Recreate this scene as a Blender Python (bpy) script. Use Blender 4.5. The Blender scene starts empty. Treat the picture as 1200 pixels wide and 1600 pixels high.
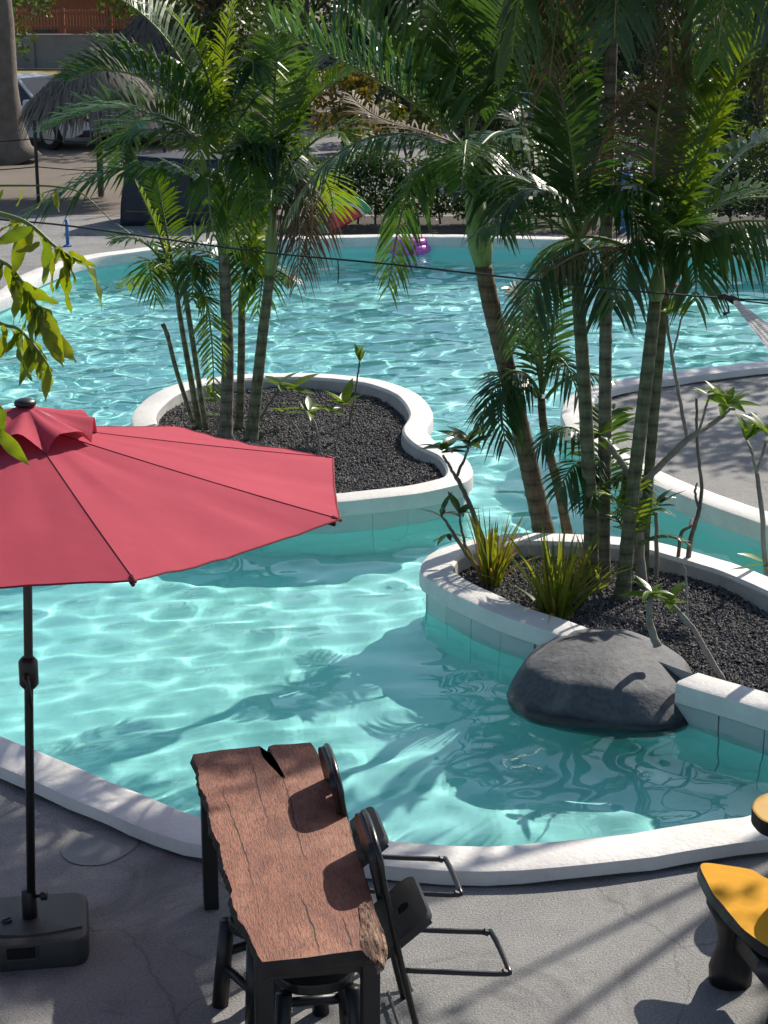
import bpy, bmesh, math, random
import numpy as np
from mathutils import Vector, Matrix, noise
from mathutils.geometry import tessellate_polygon
R = math.radians
scn = bpy.context.scene
col = scn.collection
random.seed(7)

# ------------------------------------------------------------------ camera, sky, sun, exposure
FPX, PITCH, CAMZ = 2955.0, R(16.55), 4.47          # focal length in pixels of the 1200x1600 photo
cam = bpy.data.cameras.new('camera')
cam.sensor_fit = 'VERTICAL'; cam.sensor_height = 36.0; cam.lens = FPX / 1600 * 36
cam.clip_end = 1500
camo = bpy.data.objects.new('camera', cam); col.objects.link(camo)
camo.location = (0, 0, CAMZ); camo.rotation_euler = (math.pi/2 - PITCH, 0, 0)
scn.camera = camo

SUN_EL, SUN_AZ = R(37), R(35.4)                    # azimuth measured from +Y towards +X
sdir = Vector((math.cos(SUN_EL)*math.sin(SUN_AZ), math.cos(SUN_EL)*math.cos(SUN_AZ), math.sin(SUN_EL)))
wd = bpy.data.worlds.new('World'); scn.world = wd; wd.use_nodes = True
wn = wd.node_tree.nodes; wl = wd.node_tree.links
sky = wn.new('ShaderNodeTexSky'); sky.sky_type = 'NISHITA'; sky.sun_disc = False
sky.sun_elevation = SUN_EL; sky.sun_rotation = SUN_AZ
sky.air_density = 1.0; sky.dust_density = 1.2; sky.ozone_density = 1.2
wl.new(sky.outputs[0], wn['Background'].inputs[0]); wn['Background'].inputs[1].default_value = 0.095
sun = bpy.data.lights.new('sun', 'SUN'); sun.energy = 4.6; sun.angle = R(0.53); sun.color = (1, .93, .83)
suno = bpy.data.objects.new('sun', sun); col.objects.link(suno)
suno.rotation_euler = (-sdir).to_track_quat('-Z', 'Y').to_euler(); suno.location = (10, 20, 20)
sun.cycles.is_caustics_light = True
scn.view_settings.view_transform = 'Standard'; scn.view_settings.look = 'None'
scn.view_settings.exposure = 0.43; scn.view_settings.gamma = 1.0
scn.view_settings.use_curve_mapping = False
scn.cycles.use_denoising = True
scn.cycles.use_adaptive_sampling = True; scn.cycles.adaptive_threshold = 0.025; scn.cycles.adaptive_min_samples = 20
scn.cycles.max_bounces = 10; scn.cycles.transparent_max_bounces = 12
scn.cycles.diffuse_bounces = 4; scn.cycles.glossy_bounces = 4; scn.cycles.transmission_bounces = 8
scn.cycles.caustics_refractive = True; scn.cycles.caustics_reflective = True
scn.cycles.blur_glossy = 0.5
scn.cycles.sample_clamp_indirect = 6

# ------------------------------------------------------------------ helpers
cp, sp = math.cos(PITCH), math.sin(PITCH)
def ray(u, v):
    a, b = (u-600)/FPX, (v-800)/FPX
    return Vector((a, cp - b*sp, -sp - b*cp))
def px(u, v, z=0.0):                    # where the line of sight through a photo pixel meets height z
    d = ray(u, v); t = (z-CAMZ)/d.z
    return Vector((d.x*t, d.y*t, z))
def py(u, v, Y):                        # ... meets the upright plane y = Y
    d = ray(u, v); t = Y/d.y
    return Vector((d.x*t, Y, CAMZ + d.z*t))

def tag(o, label=None, cat=None, group=None, kind=None):
    if label: o['label'] = label
    if cat: o['category'] = cat
    if group: o['group'] = group
    if kind: o['kind'] = kind
    return o
def empty(name, loc=(0,0,0), rz=0):
    o = bpy.data.objects.new(name, None); col.objects.link(o)
    o.location = loc; o.rotation_euler = (0,0,rz); o.empty_display_size = .1
    return o
def link(name, me, m, parent=None, smooth=False):
    o = bpy.data.objects.new(name, me); col.objects.link(o)
    if m is not None and not me.materials: me.materials.append(m)
    if parent is not None:
        o.parent = parent
    if smooth:
        me.shade_smooth()
    return o
class MB:
    """collects faces; build() links them as one mesh object"""
    def __init__(s): s.v = []; s.f = []
    def add(s, vs, fs):
        n = len(s.v); s.v += [tuple(p) for p in vs]; s.f += [tuple(i+n for i in f) for f in fs]
        return s
    def box(s, c, size, M=None, taper=1.0):
        x, y, z = size[0]/2, size[1]/2, size[2]/2; c = Vector(c)
        vs = []
        for k, t in ((-1, 1.0), (1, taper)):
            for a, b in ((-1,-1), (1,-1), (1,1), (-1,1)):
                p = Vector((a*x*t, b*y*t, k*z))
                vs.append((M @ p if M is not None else p) + c)
        return s.add(vs, [(3,2,1,0), (4,5,6,7), (0,1,5,4), (1,2,6,5), (2,3,7,6), (3,0,4,7)])
    def tube(s, pts, r, n=8, caps=True, squash=None):
        pts = [Vector(p) for p in pts]; m = len(pts)
        rs = r if isinstance(r, (list, tuple)) else [r]*m
        up = None; vs = []
        for i, p in enumerate(pts):
            t = (pts[min(i+1, m-1)] - pts[max(i-1, 0)])
            t = t.normalized() if t.length > 1e-9 else Vector((0,0,1))
            if up is None:
                up = Vector((0,0,1)) if abs(t.z) < .9 else Vector((1,0,0))
            a = t.cross(up)
            if a.length < 1e-6: a = t.orthogonal()
            a.normalize(); b = a.cross(t).normalized(); up = b
            for k in range(n):
                th = 2*math.pi*k/n
                vs.append(p + a*math.cos(th)*rs[i] + b*math.sin(th)*rs[i])
        fs = [(i*n+k, i*n+(k+1)%n, (i+1)*n+(k+1)%n, (i+1)*n+k) for i in range(m-1) for k in range(n)]
        if caps: fs += [tuple(range(n-1, -1, -1)), tuple((m-1)*n+k for k in range(n))]
        return s.add(vs, fs)
    def lathe(s, prof, c=(0,0,0), n=24, M=None):
        c = Vector(c); vs = []
        for r, z in prof:
            for k in range(n):
                th = 2*math.pi*k/n; p = Vector((r*math.cos(th), r*math.sin(th), z))
                vs.append((M @ p if M is not None else p) + c)
        m = len(prof)
        fs = [(i*n+k, i*n+(k+1)%n, (i+1)*n+(k+1)%n, (i+1)*n+k) for i in range(m-1) for k in range(n)]
        fs += [tuple(range(n-1,-1,-1)), tuple((m-1)*n+k for k in range(n))]
        return s.add(vs, fs)
    def prism(s, outline, z0, z1, M=None, c=(0,0,0)):
        n = len(outline); c = Vector(c); vs = []
        for z in (z0, z1):
            for x, y in outline:
                p = Vector((x, y, z)); vs.append((M @ p if M is not None else p) + c)
        fs = [(i, (i+1)%n, n+(i+1)%n, n+i) for i in range(n)]
        fs += [tuple(range(n-1,-1,-1)), tuple(range(n, 2*n))]
        return s.add(vs, fs)
    def mesh(s, name, bevel=0, seg=2, subd=0):
        me = bpy.data.meshes.new(name); me.from_pydata(s.v, [], s.f); me.update()
        if bevel or subd:
            bm = bmesh.new(); bm.from_mesh(me)
            bmesh.ops.remove_doubles(bm, verts=bm.verts, dist=1e-5)
            if bevel:
                es = [e for e in bm.edges if len(e.link_faces) == 2 and e.calc_face_angle(0) > .5]
                bmesh.ops.bevel(bm, geom=es, offset=bevel, segments=seg, affect='EDGES', profile=.5)
            bm.normal_update(); bm.to_mesh(me); bm.free()
        return me
    def build(s, name, m, parent=None, smooth=False, bevel=0, seg=2):
        return link(name, s.mesh(name, bevel, seg), m, parent, smooth)
def children(o): return [c for c in bpy.data.objects if c.parent == o]
def copy_tree(o, parent=None, kids=None):
    c = o.copy(); col.objects.link(c); c.parent = parent
    for ch in children(o): copy_tree(ch, c)
    return c
def catmull(pts, per=8, closed=True):
    P = [Vector(p) for p in pts]; n = len(P); out = []
    rng = n if closed else n-1
    for i in range(rng):
        if closed: a, b, c, d = P[(i-1) % n], P[i], P[(i+1) % n], P[(i+2) % n]
        else: a, b, c, d = P[max(i-1,0)], P[i], P[i+1], P[min(i+2,n-1)]
        for k in range(per):
            t = k/per
            out.append(.5*((2*b) + (c-a)*t + (2*a-5*b+4*c-d)*t*t + (3*b-a-3*c+d)*t**3))
    if not closed: out.append(P[-1])
    return out
def resample(pts, step, closed=True):
    P = [Vector(p) for p in pts]
    if closed: P = P + [P[0]]
    L = [0]
    for a, b in zip(P, P[1:]): L.append(L[-1] + (b-a).length)
    n = max(3, round(L[-1]/step)); out = []; j = 0
    for i in range(n if closed else n+1):
        t = L[-1]*i/n
        while j < len(L)-2 and L[j+1] < t: j += 1
        f = (t-L[j])/max(1e-9, L[j+1]-L[j]); out.append(P[j].lerp(P[j+1], f))
    return out
def normals2d(P, closed=True):          # left-hand normals of a planar path
    n = len(P); out = []
    for i in range(n):
        a = P[(i-1) % n] if closed else P[max(i-1,0)]
        b = P[(i+1) % n] if closed else P[min(i+1,n-1)]
        t = (b-a); out.append(Vector((-t.y, t.x, 0)).normalized())
    return out
def area2d(P): return sum(P[i].x*P[(i+1) % len(P)].y - P[(i+1) % len(P)].x*P[i].y for i in range(len(P)))/2

# ------------------------------------------------------------------ materials
class NT:
    def __init__(s, name):
        s.m = bpy.data.materials.new(name); s.m.use_nodes = True
        s.t = s.m.node_tree; s.n = s.t.nodes; s.l = s.t.links
        s.b = s.n['Principled BSDF']; s.out = s.n['Material Output']
        s.tc = s.n.new('ShaderNodeTexCoord')
    def new(s, t, **kw):
        x = s.n.new('ShaderNode'+t)
        for k, v in kw.items(): setattr(x, k, v)
        return x
    def lk(s, a, b): s.l.new(a, b)
    def noise(s, scale, detail=4, rough=.55, co='Object', stretch=None, dist=0):
        x = s.new('TexNoise'); x.inputs['Scale'].default_value = scale; x.inputs['Detail'].default_value = detail
        x.inputs['Roughness'].default_value = rough; x.inputs['Distortion'].default_value = dist
        src = s.tc.outputs[co] if co != 'World' else s.new('NewGeometry').outputs['Position']
        if stretch:
            mp = s.new('Mapping'); mp.inputs['Scale'].default_value = stretch; s.lk(src, mp.inputs[0]); src = mp.outputs[0]
        s.lk(src, x.inputs['Vector']); return x.outputs['Fac']
    def ramp(s, fac, stops):
        r = s.new('ValToRGB'); e = r.color_ramp.elements
        while len(e) < len(stops): e.new(.5)
        for k, (p, c) in enumerate(stops):
            e[k].position = p; e[k].color = (*c, 1) if len(c) == 3 else c
        s.lk(fac, r.inputs[0]); return r.outputs[0]
    def mix(s, fac, a, b, mode='MIX'):
        x = s.new('Mix', data_type='RGBA', blend_type=mode)
        for sock, val in ((x.inputs[0], fac), (x.inputs[6], a), (x.inputs[7], b)):
            if hasattr(val, 'is_linked'): s.lk(val, sock)
            elif isinstance(val, (int, float)): sock.default_value = val
            else: sock.default_value = (*val, 1)
        return x.outputs[2]
    def bump(s, h, strength, dist=.01, normal=None):
        x = s.new('Bump'); x.inputs['Strength'].default_value = strength; x.inputs['Distance'].default_value = dist
        s.lk(h, x.inputs['Height'])
        if normal is not None: s.lk(normal, x.inputs['Normal'])
        return x.outputs[0]
    def set(s, color=None, rough=None, normal=None, metallic=None, spec=None):
        for k, v in (('Base Color', color), ('Roughness', rough), ('Normal', normal), ('Metallic', metallic), ('Specular IOR Level', spec)):
            if v is None: continue
            i = s.b.inputs[k]
            if hasattr(v, 'is_linked'): s.lk(v, i)
            elif isinstance(v, (int, float)): i.default_value = v
            else: i.default_value = (*v, 1)
        return s.m
def simple(name, c1, c2=None, scale=6, rough=.6, bump=0, bscale=40, metallic=0, spec=.5, co='Object', stretch=None):
    t = NT(name); c2 = c2 or tuple(x*.75 for x in c1)
    c = t.ramp(t.noise(scale, co=co, stretch=stretch), [(.3, c1), (.7, c2)])
    n = t.bump(t.noise(bscale, 3, co=co, stretch=stretch), bump, .01) if bump else None
    return t.set(c, rough, n, metallic, spec)
def leafmat(name, c1, c2, trans, tw=.4, rough=.45, scale=3, spec=.5):
    """leaf blade: glossy top, light shining through"""
    t = NT(name)
    oi = t.new('ObjectInfo').outputs['Random']
    nf = t.noise(scale, 3, co='World')
    add = t.new('Math', operation='ADD'); t.lk(nf, add.inputs[0]); t.lk(oi, add.inputs[1])
    mul = t.new('Math', operation='MULTIPLY'); mul.inputs[1].default_value = .5; t.lk(add.outputs[0], mul.inputs[0])
    c = t.ramp(mul.outputs[0], [(.25, c1), (.75, c2)])
    t.set(c, rough, None, 0, spec)
    tr = t.new('BsdfTranslucent')
    tcol = t.mix(1.0, c, trans, 'MULTIPLY')
    t.lk(tcol, tr.inputs[0])
    mx = t.new('MixShader'); mx.inputs[0].default_value = tw
    t.lk(t.b.outputs[0], mx.inputs[1]); t.lk(tr.outputs[0], mx.inputs[2]); t.lk(mx.outputs[0], t.out.inputs[0])
    return t.m
# ------------------------------------------------------------------ the setting: pool, deck, ground
WATER, KERB, RIM, GRAV = -0.16, 0.10, 0.105, -0.03
def concrete():
    t = NT('concrete_deck')
    big = t.noise(.55, 5, .6, 'World', dist=.4); mid = t.noise(4, 6, .65, 'World'); fine = t.noise(85, 2, .7, 'World'); grit = t.noise(220, 2, .6, 'World')
    c = t.ramp(big, [(.30, (.155,.158,.160)), (.52, (.215,.215,.212)), (.72, (.275,.272,.262))])
    c = t.mix(.45, c, t.ramp(mid, [(.3, (.12,.122,.124)), (.7, (.30,.295,.282))]))
    c = t.mix(.34, c, t.ramp(fine, [(.34, (.11,.105,.1)), (.6, (.42,.405,.375))]))
    stn = t.noise(1.1, 6, .7, 'World', dist=1.4); c = t.mix(t.ramp(stn, [(.52, (0,)*3), (.66, (.6,)*3)]), c, (.085,.083,.08))
    vo = t.new('TexVoronoi', feature='DISTANCE_TO_EDGE'); vo.inputs['Scale'].default_value = .55; ge = t.new('NewGeometry'); wv = t.new('TexNoise'); wv.inputs['Scale'].default_value = 1.7; wv.inputs['Detail'].default_value = 6
    va = t.new('VectorMath', operation='MULTIPLY_ADD'); va.inputs[1].default_value = (.55,.55,0); t.lk(wv.outputs['Color'], va.inputs[0]); t.lk(ge.outputs['Position'], wv.inputs['Vector']); t.lk(ge.outputs['Position'], va.inputs[2]); t.lk(va.outputs[0], vo.inputs['Vector'])
    c = t.mix(t.ramp(vo.outputs['Distance'], [(.0, (.45,)*3), (.0035, (0,)*3)]), c, (.06,.058,.055))
    n = t.bump(grit, .6, .004, t.bump(fine, .85, .008))
    ro = t.ramp(big, [(.35, (.55,)*3), (.6, (.85,)*3)])
    return t.set(c, ro, n, 0, .35)
def white_paint():
    t = NT('white_kerb_paint')
    a = t.noise(2.2, 6, .65, 'World'); b = t.noise(30, 4, .6, 'World'); s = t.noise(7, 5, .75, 'World', dist=.6)
    c = t.ramp(a, [(.3, (.60,.575,.54)), (.65, (.74,.72,.68))])
    c = t.mix(t.ramp(s, [(.60, (0,0,0)), (.78, (.55,.55,.55))]), c, (.42,.38,.32))
    d = t.noise(1.3, 7, .75, 'World', dist=2); c = t.mix(t.ramp(d, [(.60, (0,)*3), (.72, (.30,)*3)]), c, (.40,.37,.32))
    n = t.bump(b, .5, .008, t.bump(a, .4, .02))
    return t.set(c, .62, n, 0, .4)
M_DECK = concrete()
M_WHITE = white_paint()
M_POOL = simple('pool_paint', (.40,.79,.75), (.33,.73,.70), .6, .6, .1, 20, co='World')
M_WTILE = simple('waterline_tile', (.52,.56,.54), (.44,.50,.48), 3, .35, .08, 30)
M_GROUT = simple('tile_grout', (.36,.40,.40), (.28,.33,.33), 10, .8)
M_PLASTER = simple('planter_plaster', (.46,.45,.43), (.34,.33,.32), 5, .85, .35, 30, co='World')
M_SOIL = simple('dark_soil', (.022,.021,.023), (.04,.037,.036), 25, .95, .6, 60, co='World')
M_GROUND = simple('dry_ground', (.12,.095,.072), (.19,.155,.12), .35, .95, .5, 6, co='World')

def poly_sheet(name, outer, holes, z, m, kind='structure', skirt=0):
    loops = [[Vector((p[0], p[1], 0)) for p in outer]] + [[Vector((p[0], p[1], 0)) for p in h] for h in holes]
    tris = tessellate_polygon(loops); vs = [p for l in loops for p in l]
    me = bpy.data.meshes.new(name); fs = []
    for a, b, c in tris:
        nz = (vs[b]-vs[a]).cross(vs[c]-vs[a]).z
        fs.append((a, b, c) if nz > 0 else (a, c, b))
    me.from_pydata([(p.x, p.y, z) for p in vs], [], fs)
    o = link(name, me, m); o['kind'] = kind
    return o

near = [(0,1150),(100,1190),(200,1232),(315,1276),(450,1300),(600,1311),(700,1319),(800,1319),(900,1311),(1000,1299),(1100,1283),(1200,1264)]
P = [px(u, v, KERB) for u, v in near]
P = [Vector((-6.6, 14.6, 0)), Vector((-4.6, 12.2, 0)), Vector((-3.2, 11.0, 0))] + P + [Vector((2.9,9.9,0)), Vector((4.0,10.4,0)), Vector((5.4,11.6,0)), Vector((6.4,13.4,0)), Vector((6.4,15.3,0))]
P += [px(u, v, KERB) for u, v in [(1330,862),(1200,818),(1100,784),(1020,752),(945,716),(893,672),(880,640),(896,614),(940,598),(1000,586),(1100,574),(1200,563)]]
P += [Vector((6.2,21.2,0)), Vector((9,21.9,0)), Vector((12,23.5,0)), Vector((13,26.5,0)), Vector((9.5,28.6,0)), Vector((6.8,28.9,0))]
P += [px(u, v, KERB) for u, v in [(1080,384),(950,377),(860,373),(660,369),(470,372),(350,379),(222,391),(130,405),(60,430),(-10,470)]]
P += [Vector((-6.6,22.0,0)), Vector((-7.6,19,0)), Vector((-7.6,16.4,0))]
for q in P: q.z = 0
POOL = resample(catmull(P, 10), .16)
if area2d(POOL) < 0: POOL.reverse()
NP = normals2d(POOL)                    # point into the pool (left of a CCW loop)

def rim_profile(path, nrm, prof, name, m, parent=None, wob=0.0, seed=0, skip=None):
    """sweep a profile of (offset outwards, height) along a closed path"""
    n = len(path); k = len(prof); vs = []; fs = []
    for i, (p, q) in enumerate(zip(path, nrm)):
        w = wob*noise.noise((p.x*1.7+seed, p.y*1.7, 3.1)) if wob else 0
        w2 = wob*(noise.noise((p.x*2.1, p.y*2.1+seed, 9.7)) + .5*noise.noise((p.x*7.1, p.y*7.1+seed, 2.7))) if wob else 0
        w += .6*wob*noise.noise((p.x*6.3+seed, p.y*6.3, 1.1)) if wob else 0
        for j, (o, z) in enumerate(prof):
            vs.append((p.x - q.x*(o + (w if j else 0)*.6), p.y - q.y*(o + (w if j else 0)*.6), z + (w2*.5 if z > .03 else w2*1.2 if z > 0 else 0)))
    gone = [bool(skip and skip(p)) for p in path]
    for i in range(n):
        a, b = i*k, ((i+1) % n)*k
        if gone[i] and gone[(i+1) % n]: continue
        if gone[i]: continue
        if gone[(i+1) % n] or gone[i-1]: fs.append(tuple(a+j for j in range(k)))
        if gone[(i+1) % n]: continue
        for j in range(k-1):
            fs.append((a+j, a+j+1, b+j+1, b+j))
    me = bpy.data.meshes.new(name); me.from_pydata(vs, [], fs); me.update()
    bm = bmesh.new(); bm.from_mesh(me); bmesh.ops.recalc_face_normals(bm, faces=bm.faces); bm.to_mesh(me); bm.free()
    o = link(name, me, m, parent, smooth=True); me.set_sharp_from_angle(angle=R(38))
    return o

def deck_patch():
    O = [Vector((x, y, 0)) for x, y in [(p.x, p.y) for p in [px(u, v, 0) for u, v in [(96,1332),(112,1306),(150,1299),(195,1303),(216,1315),(200,1334),(160,1352),(115,1350)]]]]
    O = catmull(O, 6); t = NT('smooth_patch'); a = t.noise(5, 4, .6, 'World')
    poly_sheet('deck_patch', O, [], .005, t.set(t.ramp(a, [(.3, (.17,.175,.17)), (.7, (.23,.23,.22))]), .55, t.bump(t.noise(60, 3, .6, 'World'), .15, .004)))
deck_patch()
# raised kerb round the pool, lip over the water
W = .27
kerb = rim_profile(POOL, NP, [(-.02,-.06), (-.025,.05), (-.012,.088), (.02,KERB), (W-.03,KERB-.004), (W-.008,.088), (W,.06), (W+.004,.022), (W-.05,.016), (W-.06,-.02)], 'pool_kerb', M_WHITE, None, .016)
kerb['kind'] = 'structure'
wall = rim_profile(POOL, NP, [(.0,.03), (.0,-.5), (-.02,-1.25), (-.25,-1.5)], 'pool_wall', M_POOL); wall['kind'] = 'structure'
poly_sheet('deck', [(-16,-4), (16,-4), (16,33.4), (-16,33.4)], [[(p - q*.2) for p, q in zip(POOL, NP)]], 0, M_DECK)
poly_sheet('ground', [(-260,-120), (260,-120), (260,400), (-260,400)], [[(-15.5,-3.5), (15.5,-3.5), (15.5,33), (-15.5,33)]], -.02, M_GROUND)

# pool floor: shallow near the deck, deeper beyond the islands
def floor_z(x, y):
    t = min(1, max(0, (y-12.5)/9)); t = t*t*(3-2*t)
    return -.78 - .75*t + .12*max(0, min(1, (-x-1)/5))*(1-t) + .5*max(0, min(1, (-x-3.2)/3))*t
gx = np.arange(-9, 15.01, .5); gy = np.arange(8, 34.01, .5)
vs = [(x, y, floor_z(x, y)) for y in gy for x in gx]; nx = len(gx)
fs = [(j*nx+i, j*nx+i+1, (j+1)*nx+i+1, (j+1)*nx+i) for j in range(len(gy)-1) for i in range(nx-1)]
me = bpy.data.meshes.new('pool_floor'); me.from_pydata(vs, [], fs)
pfloor = link('pool_floor', me, M_POOL, smooth=True); pfloor['kind'] = 'structure'

# water: a real rippled surface, so that refraction, reflections and the light on the floor come from its shape
rng = np.random.default_rng(5)
wx = np.arange(-9, 14.6, .052); wy = np.concatenate([np.arange(8.3, 17, .045), np.arange(17, 34, .065)])
X, Y = np.meshgrid(wx, wy); Z = np.zeros_like(X)
amp_far = np.clip((Y-12)/9, 0, 1)
for (lam, a, n) in WAVES if 'WAVES' in globals() else ((2.1,.0035,5), (1.15,.0042,8), (.66,.0038,10), (.40,.0024,12), (.25,.0011,12)):
    for _ in range(n):
        l = lam*rng.uniform(.8, 1.25); th = rng.normal(math.pi*.53, .62) if rng.random() < .7 else rng.uniform(0, math.pi*2)
        kx, ky = 2*math.pi/l*math.cos(th), 2*math.pi/l*math.sin(th)
        ph = rng.uniform(0, 6.28); env = .5 + .5*np.sin(X*rng.uniform(-.7,.7) + Y*rng.uniform(-.7,.7) + rng.uniform(0,6.28))
        wp = .35*np.sin(X*rng.uniform(.6,1.6) + rng.uniform(0,6)) + .35*np.sin(Y*rng.uniform(.6,1.6) + rng.uniform(0,6))
        Z += a*env*(.8 + .45*amp_far)*np.sin(kx*X + ky*Y + ph + wp)
nx, ny = X.shape[1], X.shape[0]
co = np.stack([X, Y, Z + WATER], -1).reshape(-1, 3)
idx = np.arange(nx*ny).reshape(ny, nx)
qf = np.stack([idx[:-1,:-1], idx[:-1,1:], idx[1:,1:], idx[1:,:-1]], -1).reshape(-1, 4)
me = bpy.data.meshes.new('water'); me.vertices.add(len(co)); me.vertices.foreach_set('co', co.ravel())
me.loops.add(qf.size); me.loops.foreach_set('vertex_index', qf.ravel().astype(np.int32))
me.polygons.add(len(qf)); me.polygons.foreach_set('loop_start', (np.arange(len(qf))*4).astype(np.int32))
me.update(calc_edges=True); me.shade_smooth()
t = NT('pool_water'); g = t.new('BsdfGlass'); g.inputs['IOR'].default_value = 1.333; g.inputs['Roughness'].default_value = 0
g.inputs['Color'].default_value = (.90,.985,.99,1)
t.lk(g.outputs[0], t.out.inputs[0]); t.n.remove(t.b)
water = link('water', me, t.m); water['kind'] = 'structure'
water.cycles.is_caustics_caster = True
for o in (pfloor, wall): o.cycles.is_caustics_receiver = True

# ------------------------------------------------------------------ planter islands
def island(name, label, pts, gravel_z, rimw, seed):
    path = resample(catmull([Vector((p.x, p.y, 0)) for p in pts], 10), .12)
    if area2d(path) < 0: path.reverse()
    # walk clockwise so that normals point outwards from the planter
    nin = normals2d(path)               # into the planter
    nout = [-q for q in nin]
    root = empty(name, sum(path, Vector())/len(path)); tag(root, label, 'planter', 'planter islands standing in the pool')
    inv = root.location.copy()
    loc = [p - inv for p in path]
    c = rim_profile(loc, nin, [(-rimw,RIM-.2), (-rimw,RIM-.02), (-rimw+.02,RIM), (-.03,RIM), (-.006,RIM-.012), (.0,RIM-.05), (.0,RIM-.13), (-.03,RIM-.15)], 'coping', M_WHITE, root, .010, seed, skip=(lambda p: (p + inv - Vector((1.40,11.12,0))).length < .40) if seed == 8 else None)
    b = rim_profile(loc, nin, [(-.085,RIM-.13), (-.085,WATER-.0), (-.085,-1.7)], 'planter_wall', M_GROUT, root)
    b.cycles.is_caustics_receiver = True
    inn = rim_profile([p + q*rimw for p, q in zip(loc, nin)], nin, [(-.004,RIM-.03), (-.03,gravel_z-.15)], 'inner_wall', M_PLASTER, root)
    # tiles: one course above the water, one below, each tile its own piece
    tp = resample(path, .165)
    if len(tp) % 2: tp = resample(path, .165*len(tp)/(len(tp)+1))
    n = len(tp); tb = {}
    for i in range(1, n, 2):
        a, d = tp[i-1], tp[(i+1) % n]; L = round((d-a).length - .006, 3); q = Vector((-(d-a).y, (d-a).x, 0)).normalized()
        if L not in tb:
            tb[L] = (MB().box((0,0,0), (L, .024, .20)).mesh('tile', bevel=.003, seg=1), MB().box((0,0,0), (L, .024, .9)).mesh('wall_panel', bevel=.003, seg=1))
            tb[L][0].materials.append(M_WTILE); tb[L][1].materials.append(M_POOL)
        pos = ((a+d)/2*.5 + tp[i]*.5) + q*.052 - inv
        for zz, mesh, nm in ((RIM-.15-.10, tb[L][0], 'tile'), (RIM-.15-.20-.455, tb[L][1], 'wall_panel')):
            o = link(nm, mesh, None, root); o.location = (pos.x, pos.y, zz)
            o.rotation_euler = (random.uniform(-.004,.004), 0, math.atan2((d-a).y, (d-a).x)); o.cycles.is_caustics_receiver = True
    return root, path, nin
left_px = [(207,662),(214,634),(262,603),(340,588),(430,582),(520,584),(600,594),(652,614),(677,645),(668,671),(684,690),(722,708),(739,733),(726,752),(660,768),(580,778),(500,783),(400,779),(300,757),(232,716)]
isl_l, path_l, nin_l = island('planter_island', 'curved white-rimmed planter of dark gravel behind the red umbrella', [px(u, v, RIM) for u, v in left_px], GRAV, .24, 3)
rp = [px(u, v, RIM) for u, v in [(655,888),(672,862),(720,845),(800,832),(900,833),(1010,842),(1100,864),(1200,898)]]
rp += [Vector((3.5,11.65,0)), Vector((4.1,10.9,0)), Vector((4.2,10.0,0)), Vector((3.6,9.6,0))]
rp += [px(u, v, RIM) for u, v in [(1310,1142),(1200,1110),(1130,1088),(1055,1066),(960,1030),(872,990),(790,962),(720,932),(676,908)]]
isl_r, path_r, nin_r = island('planter_island', 'large white-rimmed planter with boulder and tall palms at the right', rp, GRAV, .25, 8)

def inside(p, poly):
    c = False; n = len(poly)
    for i in range(n):
        a, b = poly[i], poly[i-1]
        if (a.y > p[1]) != (b.y > p[1]) and p[0] < (b.x-a.x)*(p[1]-a.y)/(b.y-a.y)+a.x: c = not c
    return c
def gravel_height(x, y, gz): return gz + .05*noise.noise((x*1.1, y*1.1, gz)) + .015*noise.noise((x*5, y*5, 2))
M_GRAVEL = NT('black_gravel')
_c = M_GRAVEL.ramp(M_GRAVEL.noise(38, 2, co='World'), [(.30, (.038,.036,.037)), (.50, (.090,.085,.085)), (.64, (.17,.155,.145)), (.72, (.24,.17,.11))])
M_GRAVEL = M_GRAVEL.set(_c, .8, None, 0, .4)
def gravel(path, nin, gz, w, label, n, xmax=9):
    inner = [p + q*(w+.0) for p, q in zip(path, nin)]
    sheet = poly_sheet('soil', inner, [], 0, M_SOIL)
    bm = bmesh.new(); bm.from_mesh(sheet.data)
    for f in range(3):
        bmesh.ops.subdivide_edges(bm, edges=[e for e in bm.edges if e.calc_length() > .25], cuts=1)
        bmesh.ops.triangulate(bm, faces=bm.faces)
    for v in bm.verts: v.co.z = gravel_height(v.co.x, v.co.y, gz) - .004
    bm.to_mesh(sheet.data); bm.free()
    x0, x1 = min(p.x for p in inner), min(xmax, max(p.x for p in inner)); y0, y1 = min(p.y for p in inner), max(p.y for p in inner)
    rnd = random.Random(n); mb = MB()
    base = [Vector((1,0,-.2)), Vector((.2,.95,.1)), Vector((-.9,.3,-.1)), Vector((-.3,-.95,.15)), Vector((.05,.1,.75)), Vector((0,0,-.7))]
    fb = [(0,1,4),(1,2,4),(2,3,4),(3,0,4),(1,0,5),(2,1,5),(3,2,5),(0,3,5)]
    k = 0
    while k < n:
        x, y = rnd.uniform(x0, x1), rnd.uniform(y0, y1)
        k += 1
        if not inside((x, y), inner): continue
        s = rnd.uniform(.008, .017)*(1.8 if rnd.random() < .05 else 1); th = rnd.uniform(0, 6.28); c, d = math.cos(th)*s, math.sin(th)*s
        z = gravel_height(x, y, gz) + rnd.uniform(-.004, .012); e = rnd.uniform(.6, 1.2)
        tx, ty = rnd.uniform(-.6,.6), rnd.uniform(-.6,.6)
        mb.add([(x + p.x*c*e - p.y*d, y + p.x*d*e + p.y*c, z + (p.z + p.x*tx + p.y*ty)*s*.8) for p in base], fb)
    o = mb.build('gravel', M_GRAVEL); tag(o, label, 'gravel', kind='stuff')
gravel(path_l, nin_l, GRAV, .24, 'loose black gravel filling the planter behind the umbrella', 38000)
gravel(path_r, nin_r, GRAV, .25, 'loose black gravel filling the palm planter at the right', 60000, 4.3)
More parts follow.
